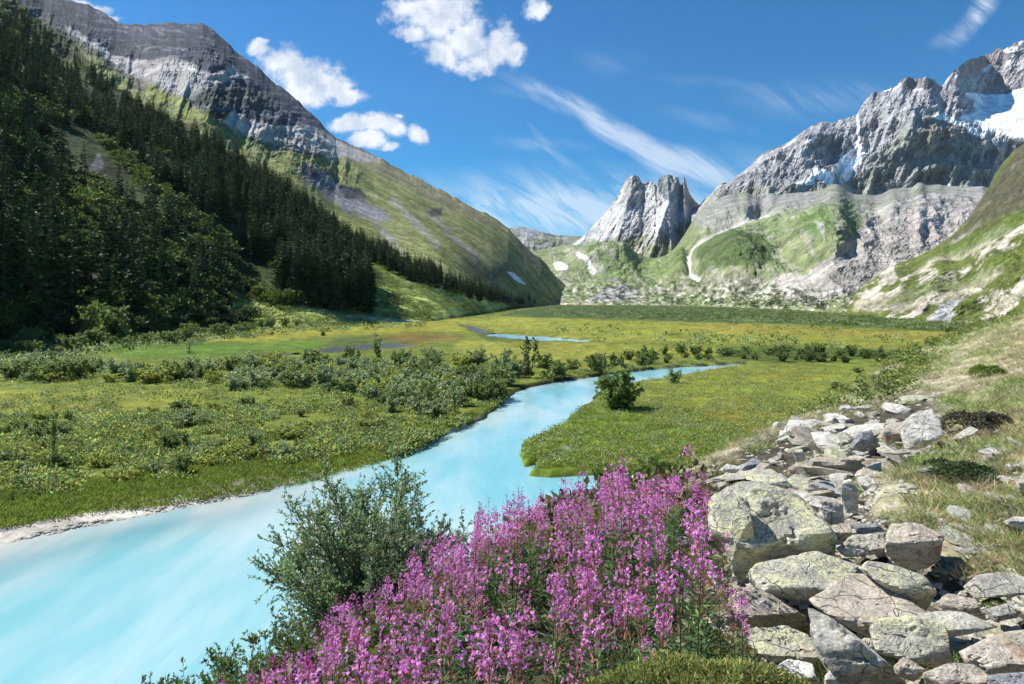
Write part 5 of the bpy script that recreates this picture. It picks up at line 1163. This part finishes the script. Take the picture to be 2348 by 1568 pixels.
cover_stuff('ground_cover', COV, [[(-60,1000),(250,980),(560,940),(760,930),(980,990),(1050,975),(1010,1000),(900,1040),(600,1085),(400,1110),(0,1150),(-60,1160)], [(0,850),(230,845),(640,835),(1050,815),(1220,855),(1160,900),(960,985),(700,900),(300,890),(0,890)], [(870,1066),(960,1035),(1060,983),(1135,943),(1168,908),(1180,895),(1165,880),(1130,920),(1040,965),(900,1040),(860,1055)], NEARM, [(1180,905),(1300,862),(1420,850),(1640,830),(1640,836),(1420,856),(1240,880)]], (8000, 2600, 1500, 4500, 900), 'leafy low ground cover over the near meadow', (0.55, 1.5), -0.12)
cover_stuff('ground_cover', COV[:2] + COV[4:], [[(1225,700),(1500,699),(1800,711),(2000,727),(2240,744),(2240,768),(2000,752),(1750,742),(1500,735),(1250,726)], [(1250,735),(1700,745),(2200,770),(2200,815),(1700,805),(1300,790)], [(1450,870),(1700,842),(2080,845),(1900,950),(1750,1020),(1500,960)], [(-50,820),(180,815),(420,760),(700,750),(980,745),(980,752),(600,775),(400,800),(0,840)]], (3600, 200, 0, 500), 'dark scrub belt across the far end of the meadow', (1.6, 5.0), -0.25)
cover_stuff('meadow_sedge', COV[1:4], [[(1450,870),(1700,842),(2080,845),(1900,950),(1750,1020),(1500,985)], [(1000,738),(1250,732),(1700,746),(2200,776),(2200,815),(1700,828),(1350,848),(1130,770)], [(-50,830),(400,800),(700,820),(900,800),(1100,790),(1150,830),(640,836),(0,860)], [(1200,1085),(1200,1015),(1300,955),(1400,920),(1600,960),(1740,1080)]], (3800, 4200, 1800, 1500), 'low sedge and dwarf willow over the yellow meadow', (0.35, 0.95), -0.35)
def tuft(seed, n, col, hh, rr, wd=0.02, lean=0.4):
    r_ = np.random.RandomState(seed); a = r_.uniform(0, 6.283, n); r0 = rr * np.sqrt(r_.rand(n)); c0 = np.stack([r0 * np.cos(a), r0 * np.sin(a), np.zeros(n)], 1)
    a2 = a + r_.normal(size=n) * 0.8; d = np.stack([np.cos(a2) * lean, np.sin(a2) * lean, np.ones(n)], 1) + r_.normal(size=(n, 3)) * 0.15
    return leaves(c0, d, hh * r_.uniform(.5, 1.15, n), wd, tintcol(col, n, r_, 0.3), r_, 0.5)
GT = [tuft(940 + k, 9, c_, 0.30, 0.25, 0.045) for k, c_ in enumerate([(0.24, 0.32, 0.05), (0.30, 0.36, 0.06), (0.20, 0.28, 0.05)])]
cover_stuff('meadow_grass', GT, [[(-60,1150),(400,1090),(760,1040),(1010,1000),(1160,915),(1170,925),(1000,1020),(760,1100),(480,1150),(200,1190),(-60,1240)], [(1190,1090),(1195,1015),(1300,960),(1400,920),(1560,940),(1750,1010),(1720,1085),(1400,1086)]], (7000, 3500), 'grass along the river bank', (0.4, 1.0), -0.6)
# stones on the silt bank
p = np.concatenate([sample([(-20,1262),(120,1222),(330,1188),(330,1200),(120,1240),(-20,1280)], 260), sample([(330,1180),(760,1098),(760,1104),(330,1196)], 130)])
Y0 = CAMZ * FX / (p[:, 1] - CYF - 8); X0 = (p[:, 0] - CXF) / FX * Y0; P_ = np.stack([X0, Y0, floor_z(X0, Y0)], 1)
Vk = Vp * np.array([1, .8, .5]); V0, F0, c0 = instances((Vk, [Fp], np.ones((len(Vk), 3))), P_, rng.uniform(0, 6, len(P_)), rng.uniform(0.06, 0.2, len(P_)))
tag(link('shingle', raw_mesh('shingle', V0, F0, MR)), 'grey and white stones along the silt bank of the river', 'shingle', kind='stuff')

# ---------------- foreground: willow, dark plants, juniper, tufts
T_, F_ = bush(1001, 2.5, 3.0, 46, 50, 20, 0.058, 0.024, (0.33, 0.44, 0.21), 0.014, 0.75, 0.12, 0.26)
x, y = -1.85, 8.6; z = hz(x, y)
r = inst_thing('willow_bush', [('branches', mk('branches', T_, M['bark'])), ('foliage', mk('foliage', F_, M['leaf']))], (x, y, z), 0.4, (1.0, 1.0, 1.0), 'big grey green willow bush between the turquoise river and the fireweed', 'bush')
LOWP = [bush(1010 + k, 1.0, 1.1, 22, 20, 14, 0.042, 0.018, c_, 0.006, 0.8, 0.1, 0.22) for k, c_ in enumerate([(0.15, 0.21, 0.06), (0.19, 0.23, 0.07), (0.22, 0.28, 0.15)])]
LOWm = [[('stems', mk('stems', t, M['bark'])), ('foliage', mk('foliage', f, M['leaf']))] for t, f in LOWP]
def at_uvY(u, Y): return (u - CXF) / FX * Y, Y
for (u, Y, topv, k, w_, lb) in [
    (640, 6.6, 1395, 1, 1.2, 'dark olive bush directly below the big willow on its water side'),
    (560, 6.2, 1440, 0, 1.2, 'dark green plant, next down the bank from the olive bush'),
    (500, 5.6, 1490, 0, 1.3, 'dark green plant above the lowest fireweed spikes'),
    (440, 5.2, 1530, 1, 1.2, 'low dark plant where the bank meets the bottom edge of the view'),
    (700, 6.2, 1400, 0, 1.2, 'dense dark plant tucked between the big willow and the fireweed'),
    (950, 7.6, 1190, 2, 1.4, 'paler willow branch clump at the river side of the uppermost fireweed'),
    (370, 5.0, 1535, 2, 0.8, 'sparse grey twiggy plant sticking up before the pale water'),
    (290, 4.8, 1550, 2, 0.8, 'short grey twiggy plant, lowest on the bank beside the water')]:
    x, y = at_uvY(u, Y); z = hz(x, y); zt = CAMZ + (CYF - topv) / FX * Y; h = max(0.3, zt - z)
    inst_thing('bank_plant', LOWm[k], (x, y, z), rng.uniform(0, 6), (w_ * h * .8, w_ * h * .8, h), lb, 'plant')
# juniper: prostrate mound of small sprigs
def mound(seed, n, rx, ry, hh, L, Wd, col, col2):
    r_ = np.random.RandomState(seed); p = r_.uniform(-1, 1, (n * 2, 2)); rr = np.hypot(p[:, 0], p[:, 1]); p = p[rr < 1][:n]; rr = np.hypot(p[:, 0], p[:, 1]); n = len(p)
    nz = fbm(p[:, 0] * 3.2, p[:, 1] * 3.2, 0, 4, seed); z = hh * (np.sqrt(np.clip(1 - rr ** 2, 0, 1)) * 0.8 + 0.35 * nz) - r_.exponential(0.03, n)
    c0 = np.stack([p[:, 0] * rx, p[:, 1] * ry, z], 1); d = np.stack([p[:, 0] * .5, p[:, 1] * .5, np.ones(n) * .6], 1) + r_.normal(size=(n, 3)) * 0.55
    k = smooth(-0.3, 0.5, nz + 0.3 * r_.normal(size=n))[:, None]; cc_ = tintcol(col, n, r_, .25) * (1 - k) + tintcol(col2, n, r_, .2) * k
    return leaves(c0, d, L * r_.uniform(.5, 1.3, n), Wd, cc_, r_, 0.3)
x, y = 0.82, 2.95
Tj = mound(1100, 34000, 0.85, 0.75, 0.55, 0.034, 0.011, (0.20, 0.24, 0.06), (0.42, 0.44, 0.13))
segs = [((0, 0, 0), (0.7 * math.cos(a), 0.6 * math.sin(a), 0.25), 0.014, 0.005) for a in np.arange(0, 6.28, 0.7)]
inst_thing('juniper', [('branches', mk('branches', tubes(segs, (.7, .7, .7)), M['bark'])), ('foliage', mk('foliage', Tj, M['leaf']))], (x, y, CAMZ - (1478 - CYF) / FX * 3.2 - 0.55), 0, 1.0, 'yellow green creeping juniper mound under the fireweed at the bottom edge', 'shrub')
def clump(u, v, wF, hF, kind, label, name='plant_clump', cat='plant'):
    g = ray_ground(u, v); w_ = wF * g[1] / FX; h_ = hF * g[1] / FX
    inst_thing(name, CLm[kind], (g[0], g[1], g[2] - 0.02), rng.uniform(0, 6), (w_ / 1.0, w_ / 1.0, h_), label, cat)
CL = [mound(1110, 1500, .5, .5, .8, 0.10, 0.045, (0.05, 0.085, 0.03), (0.085, 0.13, 0.045)), mound(1111, 1600, .5, .5, .8, 0.12, 0.04, (0.11, 0.17, 0.03), (0.17, 0.24, 0.04)), mound(1112, 1500, .5, .5, .8, 0.10, 0.04, (0.08, 0.075, 0.05), (0.13, 0.12, 0.07))]
CLm = [[('foliage', mk('foliage', t, M['leaf'])), ('stems', mk('stems', tubes([((0, 0, -.05), (.3 * math.cos(a), .3 * math.sin(a), .5), .02, .008) for a in np.arange(0, 6.2, .9)], (.7, .7, .7)), M['bark']))] for t in CL]
clump(2215, 1100, 150, 62, 0, 'dark green leafy shrub spreading over the dry grass')
clump(2160, 1075, 80, 40, 0, 'smaller dark green leafy shrub joined to the spreading one')
clump(2268, 862, 80, 36, 1, 'bright green cushion plant high on the grassy slope')
clump(2225, 985, 120, 62, 2, 'dark brownish heather clump below the bright green cushion plant')
clump(2285, 975, 60, 45, 2, 'second dark heather clump, narrower than its neighbour')
clump(2280, 1385, 50, 28, 1, 'small bright green grass tuft between the layered slab and a flat stone')
clump(1560, 1220, 60, 45, 0, 'dark leafy plant between the fireweed and the large lichen boulder')
# dry grass of the slope
n = 26000; uu, vv = rng.uniform(1560, 2440, n), 715 + 860 * rng.rand(n) ** 1.25
G_ = many_ground(uu, vv); u_, v_ = proj(G_[:, 0], G_[:, 1], G_[:, 2])
sdz = sdpoly(u_, v_, ROCKZONE); nz = fbm(G_[:, 0] / 0.5, G_[:, 1] / 0.5, 0, 4, 1201); _, _, sc_ = crest_near(G_[:, 0], G_[:, 1])
keep = ((sdz < -5) & (nz > -0.12) | (sdz < 25) & (nz > 0.05) | (nz > 0.42)) & (u_ > 1590); G_, nz, u_, v_, sc_ = G_[keep], nz[keep], u_[keep], v_[keep], sc_[keep]
DG = [tuft(1210 + k, 13, c_, 0.11, 0.07, 0.005, 0.9) for k, c_ in enumerate([(0.66, 0.58, 0.34), (0.56, 0.51, 0.27), (0.38, 0.41, 0.16), (0.28, 0.33, 0.12), (0.58, 0.46, 0.30)])]
sz = rng.uniform(0.6, 1.5, len(G_)) * (0.75 + 0.035 * G_[:, 1])
gk = smooth(-0.1, 0.5, fbm(G_[:, 0] / 1.4, G_[:, 1] / 1.4, 0, 3, 1203) + 0.35 * smooth(12, 22, G_[:, 1]))[:, None]
stuff_trees('dry_grass', DG, G_, sz, 'straw coloured and olive grass covering the slope among the rocks', 'grass', M['grass'], tint=(np.ones((1, 3)) * (1 - gk) + np.array([[0.62, 0.85, 0.5]]) * gk) * rng.uniform(.75, 1.25, (len(G_), 1)))
# leafy plants along the crest
def crest_pts(n, s0, s1, i0=1, i1=9):
    seg = CREST[i0:i1]; L = np.linalg.norm(np.diff(seg, axis=0), axis=1); t = rng.uniform(0, L.sum(), n); cl = np.concatenate([[0], np.cumsum(L)])
    k = np.searchsorted(cl, t) - 1; k = np.clip(k, 0, len(L) - 1); f_ = ((t - cl[k]) / L[k])[:, None]; p = seg[k] * (1 - f_) + seg[k + 1] * f_
    d = np.diff(seg, axis=0)[k]; nrm = unit(np.stack([d[:, 1], -d[:, 0]], 1)); p = p + nrm * rng.uniform(s0, s1, (n, 1)); return np.stack([p[:, 0], p[:, 1], hill_z(p[:, 0], p[:, 1])], 1)
q = crest_pts(1300, -1.2, 1.0, 1, 7); dn = fbm(q[:, 0] / 1.2, q[:, 1] / 1.2, 0, 3, 1220); q = q[(dn > -0.15) & (q[:, 1] > 12 + 5 * rng.rand(len(q)))]
CV2 = [cover(1230 + k, 34, c_, 0.09, 0.06, 0.30, 0.26) for k, c_ in enumerate([(0.22, 0.29, 0.06), (0.32, 0.38, 0.10), (0.16, 0.22, 0.06)])]
stuff_trees('crest_plants', CV2, q, rng.uniform(0.5, 1.2, len(q)), 'bright green leafy plants along the crest of the slope', 'plants', M['leaf'])
# bank vegetation on the outer hillside below the fireweed
q = crest_pts(1500, 0.2, 5.5, 8, 16); stuff_trees('bank_herbs', CV2, q, rng.uniform(0.8, 1.8, len(q)), 'dense dark herbs on the bank falling to the water', 'plants', M['leaf'], tint=np.ones((len(q), 3)) * 0.6)

# ---------------- fireweed
def fireweed(seed):
    r_ = np.random.RandomState(seed); h = 1.15; sp = r_.uniform(0.12, 0.26); pod = r_.uniform(0.18, 0.34)
    bend = r_.normal(size=2) * 0.03
    def ax(t): t = np.asarray(t)[..., None]; return np.concatenate([bend * t ** 2 * 1.5, 0 * t], -1) if False else np.concatenate([bend[0] * t ** 2, bend[1] * t ** 2, t * h], -1)
    ts = np.linspace(-0.04, 1, 8); pp = ax(ts); stem = tubes([(pp[k], pp[k + 1], 0.0055 * (1.15 - ts[k]), 0.0055 * (1.15 - ts[k + 1])) for k in range(7)], (1, 1, 1))
    stem = (stem[0], stem[1], np.tile(np.array([0.20, 0.12, 0.07]), (len(stem[0]), 1)))
    n = 58; t = np.linspace(0.06, 1 - sp - pod + 0.05, n) + r_.normal(size=n) * 0.006; a = np.arange(n) * 2.4 + r_.normal(size=n) * .3; d = np.stack([np.cos(a), np.sin(a), r_.uniform(0.0, 0.9, n)], 1)
    lv = leaves(ax(t), d, 0.115 * r_.uniform(.7, 1.15, n), 0.019, tintcol((0.16, 0.26, 0.10), n, r_, .25), r_, 0.2)
    parts = []
    m_ = 34; t = 1 - sp - pod + (pod + 0.03) * r_.rand(m_); a = r_.uniform(0, 6.283, m_); d = np.stack([np.cos(a), np.sin(a), r_.uniform(0.5, 1.3, m_)], 1)
    parts.append(leaves(ax(t), d, 0.062, 0.0055, tintcol((0.50, 0.24, 0.20), m_, r_, .25), r_, 0))
    nf = int(r_.uniform(80, 120) * sp); t = 1 - 0.08 - (sp - 0.06) * np.sort(r_.rand(nf)); a = np.arange(nf) * 2.399 + r_.normal(size=nf) * .2
    rad = (0.030 + 0.020 * (1 - t) / sp)[:, None] * r_.uniform(.85, 1.2, (nf, 1)); od = np.stack([np.cos(a), np.sin(a), 0.25 + 0 * a], 1); cen = ax(t) + unit(od) * rad
    parts.append(leaves(ax(t), unit(od), rad[:, 0], 0.004, tintcol((0.38, 0.12, 0.20), nf, r_, .2), r_, 0))
    for q in range(4):
        tang = np.stack([-np.sin(a), np.cos(a), 0 * a], 1); vert = np.array([0, 0, 1.0]); an = q * 1.5708 + 0.5
        dd = tang * math.cos(an) + vert * math.sin(an) + unit(od) * 0.45 + r_.normal(size=(nf, 3)) * .22
        parts.append(leaves(cen, dd, 0.0195 * r_.uniform(.8, 1.2, nf), 0.0175, tintcol((0.92, 0.33, 0.72), nf, r_, .15, .08), r_, 0.3))
    nb = 16; t = 1 - 0.09 + 0.10 * r_.rand(nb); a = r_.uniform(0, 6.283, nb); d = np.stack([np.cos(a), np.sin(a), r_.uniform(-0.6, 0.8, nb)], 1)
    parts.append(leaves(ax(t), d, 0.022, 0.008, tintcol((0.42, 0.07, 0.26), nb, r_, .2), r_, 0))
    return stem, lv, merge(parts)
FW = [fireweed(1300 + k) for k in range(9)]
FWS = [(lambda r: (r.uniform(0.12, 0.26), r.uniform(0.18, 0.34)))(np.random.RandomState(1300 + k)) for k in range(9)]
FWm = [[('stem', mk('stem', s_, M['leaf'])), ('leaves', mk('leaves', l_, M['leaf'])), ('flower_spike', mk('flower_spike', f_, M['petal']))] for s_, l_, f_ in FW]
FZ = [(420,1580),(560,1530),(690,1450),(790,1370),(860,1305),(950,1262),(1040,1190),(1120,1145),(1180,1122),(1290,1092),(1430,1062),(1540,1068),(1615,1072),(1640,1150),(1645,1230),(1690,1300),(1735,1400),(1730,1510),(1640,1510),(1500,1500),(1300,1520),(1180,1600),(700,1640)]
NP = 6000; gx_ = rng.uniform(-2.2, 3.2, NP); gy_ = rng.uniform(1.9, 8.6, NP); gz_ = hill_z(gx_, gy_); hh = rng.uniform(0.62, 1.20, NP)
u_, v_ = proj(gx_, gy_, gz_ + 1.15 * hh); ok = sdpoly(u_, v_, FZ) > 0
ok &= ~((gx_ > -0.05) & (gy_ < 3.75)) & (gy_ > np.where(gx_ < -0.7, 2.2, 2.6))
ok &= fbm(gx_ / 0.5, gy_ / 0.5, 0, 3, 1401) > -0.25
pts = []
for i in np.where(ok)[0]:
    if all((gx_[i] - a) ** 2 + (gy_[i] - b) ** 2 > 0.08 ** 2 for a, b, *_ in pts): pts.append((gx_[i], gy_[i], gz_[i], hh[i], u_[i], v_[i]))
rng.shuffle(pts); pts = [tuple(p) for p in pts][:430]; open('/tmp/fw.txt', 'w').write(str(len(pts)))
pts.sort(key=lambda p: p[1]); ind, rst = pts[:285], pts[285:]
FWW = ['with %s spike' % ('long' if FWS[k][0] > .21 else ('medium' if FWS[k][0] > .16 else 'stubby')) + (' and pods' if FWS[k][1] > .27 else '') for k in range(9)]
FREF = [(560,1530,'the dark plants at the lowest corner'),(700,1440,'the olive bush side'),(800,1370,'the foot of the big willow'),(900,1290,'the middle of the big willow'),(1010,1200,'the top of the big willow'),(1120,1150,'the pale silt corner'),(1290,1095,'the small island skyline'),
        (1430,1065,'the tall spike above the skyline'),(1575,1075,'the tallest single spike'),(1600,1180,'the dark leafy plant by the boulder'),(1660,1330,'the upright narrow slab'),(1690,1450,'the slab with curved hollow'),(1560,1480,'the rocky end of the juniper'),
        (1350,1490,'the middle of the juniper'),(1180,1500,'the water end of the juniper'),(950,1500,'the bottom edge of the view'),(1000,1380,'the dense lower middle'),(1200,1280,'the dense centre'),(1400,1200,'the upper centre'),(1450,1350,'the leafy dark gap')]
def fw_label(u, v):
    if v < 1130: return 'fireweed on the skyline of the patch, its spike against the pale water'
    if u > 1540: return 'fireweed at the rocky side of the patch, next to the boulders'
    if v > 1430 and u > 1150: return 'short fireweed with leafy dark stem just behind the juniper'
    if u < 900: return 'fireweed in the lowest corner of the patch nearest the turquoise water'
    if u < 1180: return 'fireweed in the part of the patch beside the big willow bush'
    return 'pink fireweed in the thick of the patch, wholly surrounded by other spikes'
sel = list(ind)
for (x, y, z, h, u, v) in sel:
    kf = rng.randint(9); lb = '%s fireweed %s, near %s' % ('tall' if h > 1.03 else ('mid height' if h > .87 else 'short'), FWW[kf], near_ref(u, v, FREF)); lb = uniq(lb, u, v, FREF)
    inst_thing('fireweed', FWm[kf], (x, y, z), rng.uniform(0, 6.28), h, lb, 'flower', 'fireweed plants of the patch', tilt=(rng.normal() * .05, rng.normal() * .05))
for (u, topv, Y, lb) in [(1583, 1006, 7.3, 'tallest single fireweed spike standing clear of the patch against the green meadow'),
        (1425, 1032, 7.4, 'tall fireweed spike rising above the middle of the patch skyline'),
        (1400, 1046, 7.3, 'fireweed spike beside the one that rises above the middle of the skyline'),
        (1345, 1062, 7.2, 'slim fireweed spike against the small green island'),
        (1302, 1075, 7.1, 'small fireweed spike in front of the lower green island tip'),
        (1612, 1072, 7.0, 'pale washed out fireweed spike at the corner next to the thin slab'),
        (1670, 1208, 5.3, 'lone fireweed spike in front of the large lichen boulder'),
        (1702, 1355, 4.5, 'lone fireweed spike before the pinkish slab with the curved hollow'),
        (1716, 1420, 4.3, 'short fireweed spike just below the lone one by the pinkish slab'),
        (1100, 1150, 6.6, 'fireweed spike at the upper river corner of the patch against pale silt')]:
    x = (u - CXF) / FX * Y; z = hz(x, Y); zt = CAMZ + (CYF - topv) / FX * Y; h = (zt - z) / 1.15
    inst_thing('fireweed', FWm[rng.randint(9)], (x, Y, z), rng.uniform(0, 6.28), (min(h, 1.2), min(h, 1.2), h), lb, 'flower')
parts = []; R_ = np.array(rst).reshape(-1, 6)
kk = rng.randint(9, size=len(R_))
for k in range(9):
    s_ = R_[kk == k]
    if len(s_):
        s3, l3, f3 = FW[k]; T3 = merge([s3, l3, f3]); parts.append(instances(T3, s_[:, :3], rng.uniform(0, 6.28, len(s_)), s_[:, 3], tilt=rng.normal(size=(len(s_), 2)) * .05))
if parts:
    V0, F0, c0 = merge(parts); tag(link('fireweed', raw_mesh('fireweed', V0, F0, M['petal'], c0)), 'mass of more distant fireweed at the back of the patch', 'flowers', kind='stuff')

# ---------------------------------------------------------------- air between here and the peaks
def haze(density):
    x0, x1, y0, y1, z0, z1 = -11000, 11000, -1600, 8500, -60, 2600
    V0 = [(x, y, z) for z in (z0, z1) for y in (y0, y1) for x in (x0, x1)]
    F0 = [[0, 2, 3, 1], [4, 5, 7, 6], [0, 1, 5, 4], [2, 6, 7, 3], [0, 4, 6, 2], [1, 3, 7, 5]]
    m_, N = new_mat('mountain_air'); o = N.new('ShaderNodeOutputMaterial'); pv = N.new('ShaderNodeVolumePrincipled')
    pv.inputs['Density'].default_value = density; pv.inputs['Color'].default_value = (0.80, 0.90, 1.0, 1); pv.inputs['Anisotropy'].default_value = 0.2
    N.l.new(pv.outputs[0], o.inputs['Volume'])
    tag(link('haze', raw_mesh('haze', V0, np.array(F0), m_)), 'thin pale blue air filling the valley', 'haze', kind='stuff')
haze(1.3e-5)
scene.cycles.volume_bounces = 0
